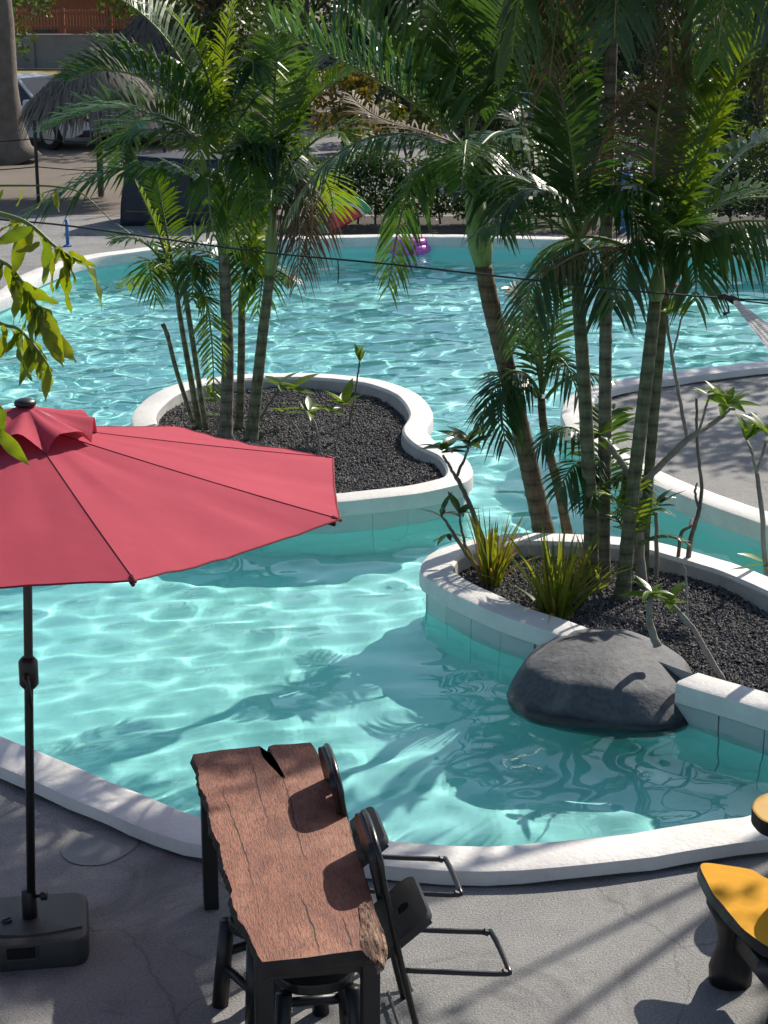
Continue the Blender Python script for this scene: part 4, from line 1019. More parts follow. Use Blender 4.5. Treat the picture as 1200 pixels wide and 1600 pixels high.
hanging_tree()

# ------------------------------------------------------------------ cable and hammock
M_CABLE = simple('black_cable', (.012,.012,.013), (.02,.02,.02), 9, .6)
def hang_line():
    Yc = 11.9; b = py(-120, 330, Yc); pts = [(-120,330),(0,343),(100,352),(260,374),(420,395),(600,412),(800,434),(960,452),(1132,466)]
    root = empty('cable', b); tag(root, 'thin black cable strung across the pool to the hammock', 'cable')
    MB().tube([p - b for p in catmull([py(u, v, Yc) for u, v in pts], 6, False)], .0065, 6).build('line', M_CABLE, root, True)
    MB().tube([py(528,406,Yc) - b, py(529,425,Yc) - b, py(528,442,Yc) - b], .004, 5).build('hanging_string', M_CABLE, root)
    MB().tube([py(-120,330,Yc) - b, Vector((-6.5, Yc, 2.0)) - b], .0065, 6).build('line', M_CABLE, root)
    MB().tube([Vector((-6.5, Yc, -.0)) - b, Vector((-6.5, Yc, 2.3)) - b], .04, 8).build('post', M_CABLE, root)
    # hammock end
    k = py(1132, 466, Yc); h = empty('hammock', k); tag(h, 'grey and white striped hammock end tied up at the right edge', 'hammock')
    t = NT('hammock_cloth'); w = t.new('TexWave', wave_type='BANDS', bands_direction='Z'); w.inputs['Scale'].default_value = 14; w.inputs['Distortion'].default_value = 1; t.lk(t.tc.outputs['Object'], w.inputs['Vector'])
    m = t.set(t.ramp(w.outputs['Fac'], [(.3, (.55,.52,.50)), (.5, (.16,.12,.12)), (.75, (.62,.6,.58))]), .9)
    vs, fs = [], []; nu, nv = 14, 16
    for j in range(nv+1):
        s = j/nv; cx = py(1146 + 260*s, 470 + 70*s + 150*math.sin(s*1.5), Yc) - k
        for i in range(nu+1):
            a = i/nu*2-1; sp_ = .02 + .50*s
            vs.append(cx + Vector((-.06*a*s, a*sp_*.7, .03*s*math.cos(a*11) + .06*s*a*a + .34*a*s + .02*a)))
    fs = [(j*(nu+1)+i, j*(nu+1)+i+1, (j+1)*(nu+1)+i+1, (j+1)*(nu+1)+i) for j in range(nv) for i in range(nu)]
    me = bpy.data.meshes.new('cloth'); me.from_pydata(vs, [], fs); link('cloth', me, m, h, True)
    for i in range(5):
        MB().tube([Vector((0,0,0)), vs[i*3]*1.0], .004, 5).build('cord', M_CABLE, h)
    MB().tube([Vector((-.04,0,.0)), Vector((0,0,.012)), Vector((.05,0,0)), Vector((.09,0,-.004))], [.012,.020,.018,.008], 8).build('knot', M_CABLE, h, True)
    MB().tube([Vector((0,0,0)), py(1138,478,Yc)-k, py(1139,488,Yc)-k, py(1130,491,Yc)-k], [.006,.006,.006,.013], 6).build('strap_end', M_CABLE, h, True)
    for dv in (0, 8):
        MB().tube([Vector((0,0,0)), py(1320, 474+dv*2, Yc) - k], .005, 5).build('guy_rope', M_CABLE, h)
    MB().tube([py(1330, 480, Yc) - k, Vector((py(1330,480,Yc).x, Yc, .3)) - k, Vector((py(1330,480,Yc).x, Yc, .0)) - k], .05, 8).build('post', M_FBARKD, h)
hang_line()
# ------------------------------------------------------------------ beyond the pool
M_ASPH = simple('grey_parking', (.15,.148,.145), (.21,.205,.20), 1.2, .9, .4, 20, co='World')
M_ROAD = simple('pale_road', (.34,.29,.24), (.42,.36,.30), .8, .95, co='World')
M_MULCH = simple('dark_mulch', (.035,.028,.022), (.065,.052,.04), 8, .95, .8, 30, co='World')
M_DRYGR = simple('dry_verge', (.30,.20,.06), (.20,.17,.05), 1.5, .95, .5, 12, co='World')
def sheet(name, x0, x1, y0, y1, z, m):
    o = MB().add([(x0,y0,z),(x1,y0,z),(x1,y1,z),(x0,y1,z)], [(0,1,2,3)]).build(name, m); o['kind'] = 'structure'; return o
sheet('parking_lot', -3.5, 14, 35.5, 49, -.014, M_ASPH)
sheet('mulch_bed', -2.4, 9.5, 31.0, 33.2, .006, M_MULCH)
sheet('road', -60, 60, 63, 70.5, -.014, M_ROAD)
sheet('verge', -60, 60, 70.6, 76, -.012, M_DRYGR)
M_LEAFB = leafmat('shrub_leaf', (.035,.075,.018), (.085,.13,.025), (1.4,1.3,.5), .35, .45, .8)
M_LEAFDK = leafmat('dark_tree_leaf', (.012,.030,.012), (.032,.062,.018), (1.4,1.4,.6), .28, .45, .7)
M_LEAFL = leafmat('light_tree_leaf', (.07,.12,.025), (.13,.18,.035), (1.3,1.2,.5), .40, .5, .7)
M_CROTON = leafmat('croton_leaf', (.09,.13,.02), (.26,.15,.02), (1.2,1,.5), .35, .4, 4)
M_TBARK = simple('tree_bark', (.11,.09,.072), (.18,.15,.122), 4, .9, .8, 14)
M_TBARKD = simple('dark_tree_bark', (.07,.055,.04), (.11,.09,.07), 4, .9, .8, 14)
def leafcloud(centers, n, size, m, seed, name='foliage'):
    """many small leaves through the volume of some uneven clumps"""
    rg = np.random.default_rng(seed); V = []; 
    cs = np.array([c[:3] for c in centers]); rr = np.array([c[3:6] for c in centers])
    wt = rr.prod(1)**(2/3); k = rg.choice(len(cs), n, p=wt/wt.sum())
    d = rg.normal(size=(n,3)); d /= np.linalg.norm(d, axis=1)[:,None]
    r = rg.uniform(.45, 1.08, n)**.6
    p = cs[k] + d*rr[k]*r[:,None] + rg.normal(0, .03, (n,3))
    a = rg.normal(size=(n,3)); a[:,2] -= .5; a /= np.linalg.norm(a, axis=1)[:,None]
    b = np.cross(a, rg.normal(size=(n,3))); b /= np.linalg.norm(b, axis=1)[:,None]
    s = size*rg.uniform(.6, 1.3, n)[:,None]
    v = np.stack([p, p + a*s*.5 + b*s*.27, p + a*s, p + a*s*.5 - b*s*.27], 1).reshape(-1,3)
    q = np.arange(n*4).reshape(n,4)
    me = bpy.data.meshes.new(name); me.vertices.add(n*4); me.vertices.foreach_set('co', v.ravel())
    me.loops.add(n*4); me.loops.foreach_set('vertex_index', q.ravel().astype(np.int32))
    me.polygons.add(n); me.polygons.foreach_set('loop_start', (np.arange(n)*4).astype(np.int32)); me.update(calc_edges=True)
    me.materials.append(m); return me
def crown_clumps(rx, ry, rz, n, seed):
    rn = random.Random(seed); out = []
    for i in range(n):
        th = rn.uniform(0,6.28); f = rn.uniform(.1,.85)**.6; z = rn.uniform(-.75,.85)
        s = rn.uniform(.24,.42); k = math.sqrt(max(.1, 1-z*z))
        out.append((rx*f*k*math.cos(th), ry*f*k*math.sin(th), rz*z, rx*s, ry*s, rz*s*.8))
    return out
CROWNS = {}
def tree(label, pos, h, rx, rz, mat, n=4200, size=.16, variant=0, bark=None, tr=.16, name='tree', group='trees beyond the pool', cat='tree'):
    key = (mat.name, variant, n, size)
    if key not in CROWNS: CROWNS[key] = leafcloud(crown_clumps(2.4, 2.4, 1.9, 26, variant*7+3), n, size, mat, variant+11)
    root = empty(name, pos); tag(root, label, cat, group); rn = random.Random(int(pos[0]*31+pos[1]*7))
    ch = h - rz*.95
    o = link('crown', CROWNS[key], None, root); o.location = (0,0,ch); o.scale = (rx/2.4, rx/2.4, rz/1.9); o.rotation_euler = (0,0,rn.uniform(0,6.28))
    bk = bark or M_TBARKD
    MB().tube([(0,0,-.05), (.04*h*rn.uniform(-1,1),0,ch*.45), (.03*h*rn.uniform(-1,1),.05,ch*.8), (0,0,ch+rz*.4)], [tr*1.25, tr, tr*.85, tr*.35], 9).build('trunk', bk, root, True)
    for k in range(5):
        az = k*1.3 + rn.uniform(-.3,.3); a = Vector((0,0,ch*.75)); e = Vector((rx*.65*math.cos(az), rx*.65*math.sin(az), ch + rz*rn.uniform(-.1,.5)))
        MB().tube([a, a.lerp(e,.5)+Vector((0,0,.15)), e], [tr*.5, tr*.32, tr*.1], 6).build('limb', bk, root, True)
    return root
# hedge along the far rim
def hedge(label, x0, x1, y, h, n, seed, mat=None):
    root = empty('hedge', ((x0+x1)/2, y, 0)); tag(root, label, 'hedge', 'clipped hedges behind the pool'); rn = random.Random(seed); cl = []
    L = x1-x0
    for i in range(int(L*5)):
        x = -L/2 + L*(i+.5)/int(L*5); hh = h*rn.uniform(.85, 1.05)
        for z in (.3, .62, .88): cl.append((x + rn.uniform(-.1,.1), rn.uniform(-.12,.12), hh*z, rn.uniform(.16,.26), rn.uniform(.18,.28), hh*rn.uniform(.12,.2)))
    link('foliage', leafcloud(cl, n, .075, mat or M_LEAFB, seed), None, root)
    for i in range(int(L*2.2)):
        x = -L/2 + L*(i+.5)/int(L*2.2) + rn.uniform(-.1,.1)
        MB().tube([(x,0,0), (x+rn.uniform(-.08,.08),.02,h*.5), (x+rn.uniform(-.15,.15),0,h*.85)], [.022,.016,.006], 6).build('stem', M_TBARKD, root)
hedge('clipped leafy hedge behind the far pool wall, in the middle', -1.25, 3.0, 32.2, 1.22, 15000, 1)
hedge('clipped hedge beyond the right palms, right half', 3.15, 8.6, 32.0, 1.15, 13000, 2, M_LEAFDK)

# thatched parasols
M_THATCH = leafmat('grey_thatch', (.085,.075,.062), (.19,.165,.135), (1,1,1), .12, .9, 5)
def thatch(label, pos, Rr, ze, zt, seed, n=1500):
    root = empty('thatched_parasol', pos); tag(root, label, 'thatched parasol', 'thatched parasols by the car park'); rn = random.Random(seed); mb = MB()
    for i in range(n):
        az = rn.uniform(0, 6.28); s = rn.random()**.55; r = Rr*s; z = zt + (ze-zt)*s**1.1
        h = Vector((math.cos(az), math.sin(az), 0)); sd = Vector((-h.y, h.x, 0)); l = rn.uniform(.3,.62); w = rn.uniform(.010,.024)
        a = h*r + UPV*(z + rn.uniform(0,.05)); d = (h*.75 - UPV*(.5+.7*s) + sd*rn.uniform(-.25,.25)).normalized()
        b = a + d*l*.55 + UPV*.01; c = a + d*l - UPV*l*.22
        mb.add([a - sd*w, a + sd*w, b + sd*w, b - sd*w, c + sd*w*.3, c - sd*w*.3], [(0,1,2,3), (3,2,4,5)])
    t = mb.build('thatch', M_THATCH, root)
    MB().lathe([(Rr*.94, ze-.02), (Rr*.5, (ze+zt)/2-.04), (.05, zt-.03)], (0,0,0), 18).build('roof_lining', M_TBARKD, root)
    MB().tube([(0,0,0), (0,0,zt-.05)], .06, 8).build('post', M_TBARKD, root)
    for k in range(6):
        az = k*math.pi/3; MB().tube([(0,0,ze-.4), (Rr*.8*math.cos(az), Rr*.8*math.sin(az), ze+.06)], .022, 5).build('brace', M_TBARKD, root)
thatch('broad grey thatched parasol standing before the white cars', (-5.35, 36.0, 0), 1.32, 1.72, 2.75, 1, 2600)
thatch('smaller thatched parasol farther back behind the palm crown', (-6.1, 50.0, 0), 1.2, 1.95, 2.95, 2, 1300)
thatch('low ragged thatched parasol right of the broad one', (-3.05, 38.0, 0), 1.1, 1.15, 1.95, 3, 1400)

# cars
M_CARW = simple('white_car_paint', (.62,.63,.64), (.58,.59,.6), 3, .25)
M_CARS = simple('silver_car_paint', (.38,.40,.42), (.34,.36,.38), 3, .28, metallic=.4)
M_GLASSD = simple('car_window', (.015,.018,.022), (.02,.024,.03), 3, .08)
M_TYRE = simple('tyre', (.012,.012,.012), (.02,.02,.02), 9, .85)
M_RIMM = simple('wheel_rim', (.45,.46,.47), (.35,.36,.37), 9, .35, metallic=.8)
M_LAMP = simple('headlamp', (.55,.57,.6), (.4,.42,.45), 12, .12)
M_TRIM = simple('car_trim', (.015,.015,.016), (.02,.02,.02), 9, .6)
def car(label, pos, rz, paint, hh=1.0):
    root = empty('parked_car', pos, rz); tag(root, label, 'car', 'cars parked beyond the pool')
    # stations along the length, nose at +x: (x, z bottom, z shoulder, half width, crown)
    st = [(-2.15,.52,.86,.72,.93), (-2.05,.34,.98,.82,1.02), (-1.4,.26,1.0,.88,1.05), (0,.24,.98,.89,1.02), (.75,.25,.97,.89,1.01), (1.45,.27,.93,.87,.99), (1.95,.30,.84,.80,.90), (2.18,.42,.72,.66,.76)]
    vs, fs = [], []
    for x, zb, zs, hw, zc in st:
        vs += [(x,-hw*.93,zb), (x,-hw,zb+.14), (x,-hw,zs-.12), (x,-hw*.95,zs), (x,-hw*.5,zc), (x,hw*.5,zc), (x,hw*.95,zs), (x,hw,zs-.12), (x,hw,zb+.14), (x,hw*.93,zb)]
    n = 10
    fs = [(i*n+k, (i+1)*n+k, (i+1)*n+(k+1) % n, i*n+(k+1) % n) for i in range(len(st)-1) for k in range(n)] + [tuple(range(n)), tuple((len(st)-1)*n+k for k in range(n-1,-1,-1))]
    me = MB().add(vs, fs).mesh('body'); bm = bmesh.new(); bm.from_mesh(me); bmesh.ops.recalc_face_normals(bm, faces=bm.faces); bm.to_mesh(me); bm.free()
    body = link('body', me, paint, root, True); me.set_sharp_from_angle(angle=R(40))
    zr = 1.62*hh; cab = [(-1.75,.80,.98), (-1.45,.66,zr-.08), (-.9,.64,zr), (.1,.63,zr-.02), (.95,.80,1.0)]
    rf = MB().add([(-1.35,-.62,zr-.06),(-1.35,.62,zr-.06),(-.8,.62,zr),(-.8,-.62,zr),(.0,.60,zr-.03),(.0,-.60,zr-.03),(-1.35,-.60,zr-.13),(-1.35,.60,zr-.13),(.0,-.58,zr-.11),(.0,.58,zr-.11)],
        [(0,1,2,3),(3,2,4,5),(6,7,1,0),(8,5,4,9),(0,3,5,8,6),(1,7,9,4,2)]).build('roof', paint, root, bevel=.02)
    gl = MB()
    W0 = [(-1.80,-.80,.97),(-1.80,.80,.97),(-1.36,.61,zr-.10),(-1.36,-.61,zr-.10)]; gl.add(W0, [(0,1,2,3)]).build('rear_window', M_GLASSD, root)
    MB().add([(.98,-.80,.985),(.98,.80,.985),(.01,.59,zr-.07),(.01,-.59,zr-.07)], [(0,1,2,3)]).build('windscreen', M_GLASSD, root)
    for s in (-1, 1):
        MB().add([(-1.78,s*.835,.975),(-.45,s*.845,.975),(-.45,s*.615,zr-.06),(-1.34,s*.615,zr-.09)], [(0,1,2,3)]).build('side_window', M_GLASSD, root)
        MB().add([(-.38,s*.845,.975),(.92,s*.83,.985),(.0,s*.605,zr-.07),(-.38,s*.612,zr-.06)], [(0,1,2,3)]).build('side_window', M_GLASSD, root)
        MB().tube([(-1.80,s*.82,.96),(-1.36,s*.62,zr-.08)], .045, 6).build('pillar', paint, root); MB().tube([(.97,s*.82,.97),(.0,s*.60,zr-.06)], .040, 6).build('pillar', paint, root)
        MB().tube([(-.415,s*.85,.96),(-.415,s*.615,zr-.05)], .030, 6).build('pillar', M_TRIM, root)
        MB().box((.70,s*.98,1.06), (.12,.2,.15), taper=.8).build('wing_mirror', paint, root, bevel=.03)
        MB().box((2.0,s*.60,.72), (.30,.30,.15), Matrix.Rotation(-s*.35, 3, 'Z')).build('headlamp', M_LAMP, root, bevel=.03)
        MB().box((-2.08,s*.66,.86), (.16,.22,.2)).build('tail_lamp', simple('tail_lamp', (.35,.02,.02), None, 5, .25), root, bevel=.03)
        for x in (-1.32, 1.32):
            M = Matrix.Rotation(math.pi/2, 3, 'X'); w = MB().lathe([(.20,-.10),(.33,-.10),(.345,-.06),(.345,.06),(.33,.10),(.20,.10)], (x, s*.80, .345), 20, M).build('wheel', M_TYRE, root, True)
            MB().lathe([(.21,-.112),(.05,-.118),(.05,.118),(.21,.112)][::1], (x, s*.80, .345), 14, M).build('rim', M_RIMM, w)
    MB().box((2.10,0,.40), (.24,1.25,.16)).build('bumper', M_TRIM, root, bevel=.04)
    MB().box((2.14,0,.60), (.12,.80,.16)).build('grille', M_TRIM, root, bevel=.02)
    MB().box((2.225,0,.44), (.02,.48,.11)).build('number_plate', M_LAMP, root)
car('white car at the far left behind the tree trunk, nose towards the thatch', (-8.3, 46.3, -.015), R(-38), M_CARW, 1.0)
car('white car half hidden under the broad thatched parasol', (-5.9, 47.4, -.015), R(-62), M_CARW, 1.04)
car('silver car glimpsed between the right palm crowns', (3.7, 50.6, -.015), R(165), M_CARS, 1.0)

# post and wire fence, dark cover, blue post, wall, picket fence
def wire_fence():
    root = empty('wire_fence', (-5.0, 34.5, 0)); tag(root, 'black post and wire fence in front of the parked cars', 'fence')
    xs = [-8.6, -6.27, -3.95, -1.9]
    for x in xs: MB().tube([(x+5,0,0), (x+5,0,1.55)], .032, 8).build('post', M_CABLE, root)
    for z in (1.22, .72):
        for a, b in zip(xs, xs[1:]):
            MB().tube([(a+5 + (b-a)*i/8, 0, z - .07*math.sin(math.pi*i/8)) for i in range(9)], .010, 5).build('wire', M_CABLE, root)
wire_fence()
M_NAVY = simple('navy_tarpaulin', (.010,.014,.028), (.018,.024,.042), 2, .6, .4, 5)
def tarp():
    root = empty('covered_stack', (-3.35, 32.6, 0)); tag(root, 'stack under a dark navy cover at the far left pool edge', 'covered stack')
    bm = bmesh.new(); bmesh.ops.create_cube(bm, size=1); bmesh.ops.subdivide_edges(bm, edges=bm.edges, cuts=9, use_grid_fill=True)
    for v in bm.verts:
        x, y, z = v.co.x*2.0, v.co.y*1.1, (v.co.z+.5)*1.12
        k = noise.noise((x*2.2, y*2.2, z*1.2)); v.co = (x*(1+.08*(1-z)) + .06*k, y*(1+.08*(1-z)) + .08*noise.noise((x*3, 4, z)), z*(1 + .08*noise.noise((x*1.1, y, 1))))
    me = bpy.data.meshes.new('cover'); bm.to_mesh(me); bm.free(); link('cover', me, M_NAVY, root, True)
    MB().tube([(-1.06,-.58,.25),(0,-.64,.22),(1.06,-.58,.25)], .012, 6).build('tie_rope', M_RACHISD, root)
tarp()
M_BLUE = simple('blue_paint', (.03,.14,.40), (.04,.18,.45), 4, .5)
def blue_post():
    b = px(106, 385, 0); root = empty('blue_post', b); tag(root, 'slim blue post at the far left pool edge', 'post')
    MB().tube([(0,0,0), (0,0,.42)], .028, 10).build('pole', M_BLUE, root, True); MB().lathe([(.07,0),(.07,.02),(.03,.03)], (0,0,0), 12).build('foot', M_BLUE, root)
blue_post()
def shower():
    b = Vector((3.95, 31.0, 0)); root = empty('pool_shower', b); tag(root, 'blue shower column behind the right palm trunks', 'shower')
    MB().tube([(0,0,0),(0,0,1.0)], .09, 10).build('column', M_BLUE, root, True); MB().tube([(0,0,1.0),(0,-.02,1.12),(0,-.2,1.15)], [.03,.03,.05], 8).build('shower_head', M_RIMM, root, True)
shower()
M_WALLG = simple('grey_boundary_wall', (.30,.30,.31), (.22,.22,.23), 1.2, .9, .3, 12)
M_PICK = simple('orange_wood', (.34,.12,.05), (.26,.085,.035), 4, .7)
def far_wall():
    root = empty('boundary_wall', (-12, 76.5, 0)); tag(root, 'long low grey boundary wall beyond the road', 'wall')
    MB().box((0,0,.62), (52,.25,1.24)).build('wall', M_WALLG, root); MB().box((0,0,1.27), (52,.34,.07)).build('capping', M_WALLG, root)
    for i in range(14): MB().box((-25+i*3.85,-.16,.62), (.35,.1,1.235)).build('pier', M_WALLG, root)
    r2 = empty('picket_fence', (-11.2, 80, 0)); tag(r2, 'orange-brown picket fence above the grey wall', 'fence')
    pk = MB().box((0,0,0), (.085,.03,.80)).mesh('picket'); pk.materials.append(M_PICK)
    for i in range(60):
        o = link('picket', pk, None, r2); o.location = (-3.9+i*.13, 0, 1.75)
    for z in (1.45, 2.0): MB().box((0,.03,z), (7.9,.03,.08)).build('rail', M_PICK, r2)
    for i in range(5): MB().box((-3.9+i*1.95,.06,1.1), (.12,.09,2.2)).build('post', M_PICK, r2)
    h = empty('small_house', (-12.2, 86, 0)); tag(h, 'low house with orange wall behind the picket fence', 'house')
    MB().box((0,0,1.35), (9,4,2.7)).build('wall', M_PICK, h); MB().add([(-5,-2.4,2.7),(5,-2.4,2.7),(5,2.4,2.7),(-5,2.4,2.7),(-4,0,3.9),(4,0,3.9)], [(0,1,5,4),(1,2,5),(2,3,4,5),(3,0,4),(3,2,1,0)]).build('roof', M_TBARKD, h)
    for x in (-2.4, .4, 2.8): 
        w = MB().box((x,-2.02,1.5), (1.0,.06,1.1)).build('window', M_GLASSD, h); MB().box((x,-2.06,.92), (1.15,.1,.07)).build('sill', M_WALLG, w)
far_wall()

# trees: each placed by hand
t_ = empty('tree', (-8.75, 42.2, 0)); tag(t_, 'thick pale tree trunk at the far left edge', 'tree', 'trees beyond the pool')
MB().tube([(0.62,0,-.05),(.52,0,.25),(.44,0,.8),(.40,0,1.6),(.42,0,3),(.3,.1,5.2),(0,.2,6.6)], [.62,.47,.40,.36,.33,.28,.14], 14).build('trunk', M_TBARK, t_, True)
o = link('crown', leafcloud(crown_clumps(3.4,3.4,1.9,30,90), 5200, .17, M_LEAFB, 91), None, t_); o.location = (0,.2,6.6)
for k in range(4): MB().tube([(-.12,.05,4.4),(1.0*math.cos(k*1.6),1.0*math.sin(k*1.6),5.6),(2.2*math.cos(k*1.6),2.2*math.sin(k*1.6),6.6)], [.14,.10,.04], 7).build('limb', M_TBARK, t_, True)
TL = [('light green tree in front of the picket fence, leftmost', (-13.6,66,0), 5.6, 3.0, 2.4, M_LEAFL), ('second light green tree in front of the picket fence', (-9.0,73,0), 6.2, 2.6, 2.1, M_LEAFL),
      ('bushy tree over the small farther thatch', (-5.6,64,0), 5.8, 2.8, 2.5, M_LEAFB), ('spreading tree shading the parked cars', (-2.2,53,0), 7.6, 3.6, 2.2, M_LEAFDK),
      ('dark dense tree behind the leaning palm crown', (.6,56,0), 6.0, 2.7, 2.9, M_LEAFDK), ('dark dense tree just right of the silver car', (6.4,54,0), 6.4, 2.9, 3.0, M_LEAFDK),
      ('dark tree behind the right palm crowns', (9.8,50,0), 6.8, 3.0, 3.2, M_LEAFDK), ('rounded dark tree low behind the silver car', (3.2,60,0), 5.4, 3.1, 2.6, M_LEAFDK),
      ('tall tree on the skyline right of centre', (1.6,72,0), 8.0, 3.6, 3.8, M_LEAFDK), ('tall tree on the skyline at the far right', (12.5,66,0), 8.2, 3.8, 3.9, M_LEAFDK),
      ('tall tree on the skyline left of centre', (-4.0,84,0), 8.6, 3.8, 3.8, M_LEAFDK), ('tall tree behind the small house', (-13.5,94,0), 9.0, 4.4, 4.0, M_LEAFB),
      ('leafy tree at the right edge behind the hedge', (7.6,40,0), 4.2, 1.7, 1.9, M_LEAFB), ('skyline tree between the house and the thatch', (-8.6,97,0), 9.0, 4.2, 4.2, M_LEAFDK),
      ('skyline tree above the silver car', (7.2,80,0), 8.8, 4.2, 4.2, M_LEAFDK), ('leafy skyline tree farthest right', (17.5,78,0), 9, 4.4, 4.2, M_LEAFDK), ('skyline tree far left beyond the trunk', (-20,88,0), 9, 4.6, 4.2, M_LEAFB)]
for i, (lab, p, h, rx, rz, m) in enumerate(TL): tree(lab, p, h, rx, rz, m, 6500 if m != M_LEAFL else 5200, .17, i % 3)
# shade tree on the terrace, outside the frame
t_ = empty('tree', (9.4, 21.0, 0)); tag(t_, 'terrace tree outside the right edge, shading the grey terrace', 'tree', 'trees beyond the pool')
MB().tube([(0,0,-.05),(-.1,.2,1.5),(-.5,.9,3.2),(-1.0,1.9,4.4),(-1.4,3.2,5.4)], [.26,.2,.17,.13,.05], 10).build('trunk', M_TBARK, t_, True)
o = link('crown', leafcloud(crown_clumps(2.6,2.6,1.1,26,190), 4200, .17, M_LEAFB, 191), None, t_); o.location = (-1.3,3.7,5.1)
t_ = empty('tree', (7.5, 14.7, 0)); tag(t_, 'sparse tree outside the right edge, its branches shading the near deck', 'tree', 'trees beyond the pool')
MB().tube([(0,0,-.05),(-.15,0,1.6),(-.5,-.1,3.0),(-1.1,-.3,4.2),(-1.7,-.4,5.2)], [.2,.16,.13,.09,.05], 9).build('trunk', M_TBARK, t_, True)
_r = random.Random(77); cl = []
for k in range(14):
    az = k*2.4; e = Vector((-2.0 + 1.9*math.cos(az)*_r.uniform(.5,1), -.5 + 1.7*math.sin(az)*_r.uniform(.5,1), 5.3 + _r.uniform(-.9,1.1))); a = Vector((-.8-.6*_r.random(), -.25, 3.7+1.0*_r.random()))
    MB().tube([a, a.lerp(e,.5)+Vector((_r.uniform(-.2,.2),_r.uniform(-.2,.2),.15)), e], [.05,.032,.012], 6).build('limb', M_TBARK, t_, True); cl.append((e.x,e.y,e.z,.42,.42,.3))
link('crown', leafcloud(cl, 900, .15, M_LEAFB, 78), None, t_)
# croton and flowering shrubs
def bush(label, pos, r, h, m, seed, n=1500, size=.13, flowers=None, name='shrub'):
    root = empty(name, pos); tag(root, label, 'shrub', 'shrubs beyond the pool'); rn = random.Random(seed)
    cl = [(c[0], c[1], c[2]+h*.55, c[3], c[4], c[5]) for c in crown_clumps(r, r, h*.48, 12, seed)]
    link('foliage', leafcloud(cl, n, size, m, seed), None, root)
    for k in range(5): MB().tube([(rn.uniform(-.05,.05),0,0), (r*.3*math.cos(k*1.3),r*.3*math.sin(k*1.3),h*.4), (r*.5*math.cos(k*1.3),r*.5*math.sin(k*1.3),h*.75)], [.03,.02,.008], 6).build('stem', M_TBARKD, root)
    if flowers:
        for k in range(26):
            a = rn.uniform(0,6.28); z = rn.uniform(.35,1.05)*h; q = r*rn.uniform(.4,1.0)
            c = Vector((q*math.cos(a), -abs(q*math.sin(a)), z)); b = MB()
            for j in range(5):
                th = j*2*math.pi/5; b.add([c, c+Vector((.05*math.cos(th),-.03,.05*math.sin(th))), c+Vector((.085*math.cos(th+.4),-.025,.085*math.sin(th+.4))), c+Vector((.05*math.cos(th+.8),-.03,.05*math.sin(th+.8)))], [(0,1,2,3)])
            b.build('flower', flowers, root)
M_WHFL = simple('white_flower', (.8,.79,.74), (.75,.73,.66), 9, .6)
bush('yellow and orange croton shrub beyond the hedge, left one', (-.85, 44.0, 0), .95, 1.9, M_CROTON, 1, 1600, .16)
bush('orange croton shrub beyond the hedge, right one', (.55, 43.0, 0), .75, 1.35, M_CROTON, 2, 1100, .15)
bush('dark shrub with white flowers high at the upper right', (6.3, 45.5, 0), 1.5, 3.7, M_LEAFDK, 3, 3000, .17, M_WHFL)
bush('round green shrub by the right edge beyond the hedge', (7.0, 35.5, 0), .9, 1.5, M_LEAFB, 4, 1800, .10)
for i, (x, y, r, h) in enumerate(((2.2,38.5,1.1,2.3), (4.3,39.5,1.3,2.6), (6.2,37.5,1.2,2.4), (.9,47.5,1.4,2.8), (8.4,36.5,1.2,2.5), (-.2,51,1.5,3.2))):
    bush(('dark shrub behind the hedge, nearest the leaning palm', 'broad dark shrub behind the hedge under the silver car', 'dark shrub behind the right half of the hedge', 'tall dark shrub right of the croton', 'dark shrub at the right end of the hedge', 'tallest dark shrub behind the crotons')[i], (x, y, 0), r, h, M_LEAFDK, 60+i, 2600, .13)
bush('green shrub between the covered stack and hedge', (-1.75, 33.6, 0), .65, 1.3, M_LEAFB, 5, 1500, .09)
bush('dark shrub under the low ragged thatch', (-2.6, 36.0, 0), .7, 1.1, M_LEAFDK, 6, 1300, .10)

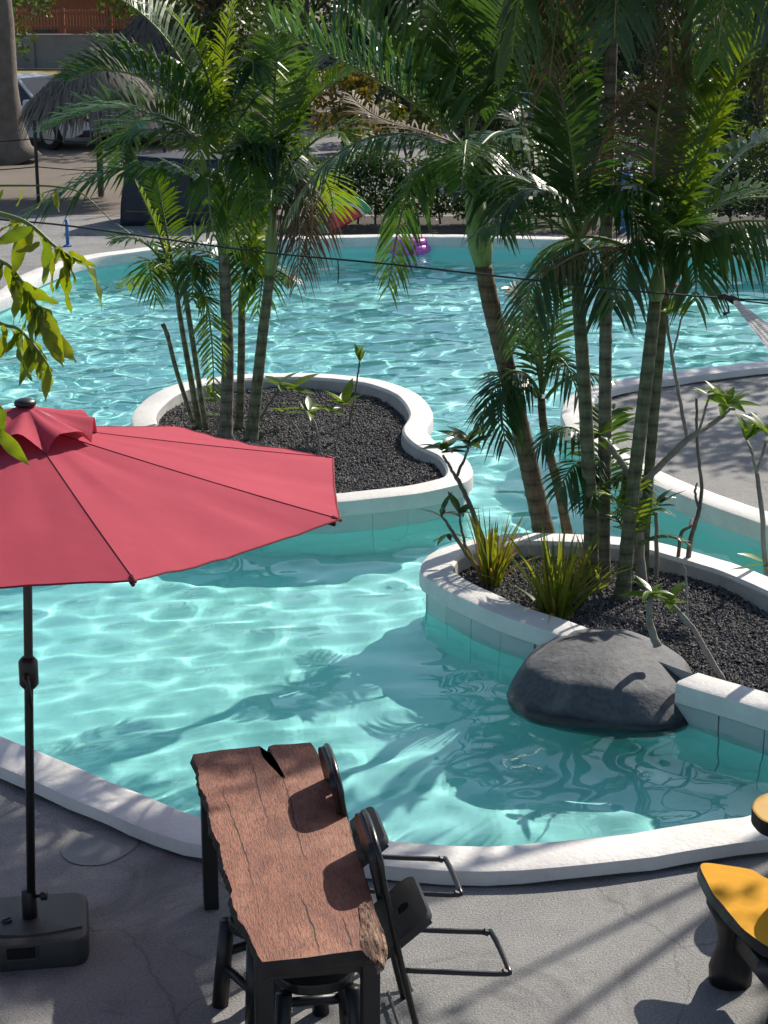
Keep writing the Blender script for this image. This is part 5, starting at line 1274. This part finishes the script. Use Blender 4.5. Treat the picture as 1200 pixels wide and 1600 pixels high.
# pool float, swim ring
M_FRED = simple('float_red', (.55,.05,.05), (.5,.04,.04), 4, .3); M_FGRN = simple('float_green', (.06,.32,.12), (.10,.4,.16), 4, .3); M_FWHT = simple('float_white', (.65,.7,.62), None, 4, .3)
def slice_float():
    b = px(541, 364, 0) ; b.y = 31.15; root = empty('pool_float', b); tag(root, 'red and green inflatable slice leaning against the hedge', 'pool float')
    M = Matrix.Rotation(R(-14), 3, 'X') @ Matrix.Rotation(R(-28), 3, 'Y')
    def arc(r0, r1, th, a0=0, a1=180, n=18):
        out = []
        for i in range(n+1): a = R(a0+(a1-a0)*i/n); out.append((r1*math.cos(a), r1*math.sin(a)))
        for i in range(n+1): a = R(a1-(a1-a0)*i/n); out.append((r0*math.cos(a), r0*math.sin(a)))
        return out
    Q = M @ Matrix.Rotation(R(90), 3, 'X')
    MB().prism([(.30*math.cos(R(a)), .30*math.sin(R(a))) for a in range(0,181,9)], -.07, .07, Q, (0,0,.14)).build('red_flesh', M_FRED, root, bevel=.03)
    MB().prism(arc(.305,.36,0), -.075, .075, Q, (0,0,.14)).build('white_band', M_FWHT, root, bevel=.02)
    MB().prism(arc(.365,.48,0), -.08, .08, Q, (0,0,.14)).build('green_rind', M_FGRN, root, bevel=.03)
slice_float()
M_PINK = simple('pink_vinyl', (.75,.14,.58), (.68,.10,.52), 5, .25)
ring = MB(); Rm, rm = .25, .095
vs = [((Rm+rm*math.cos(b))*math.cos(a), (Rm+rm*math.cos(b))*math.sin(a), rm*math.sin(b)) for a in [i*2*math.pi/28 for i in range(28)] for b in [j*2*math.pi/12 for j in range(12)]]
ring.add(vs, [(i*12+j, ((i+1) % 28)*12+j, ((i+1) % 28)*12+(j+1) % 12, i*12+(j+1) % 12) for i in range(28) for j in range(12)])
rg_ = empty('swim_ring', px(640, 394, WATER)); tag(rg_, 'pink inflatable swim ring floating by the far wall', 'swim ring')
o = ring.build('ring', M_PINK, rg_, True); o.location = (0,0,.05)
o = ring.build('upper_ring', M_PINK, rg_, True); o.location = (.01,0,.16); o.scale = (.8,.8,.8)
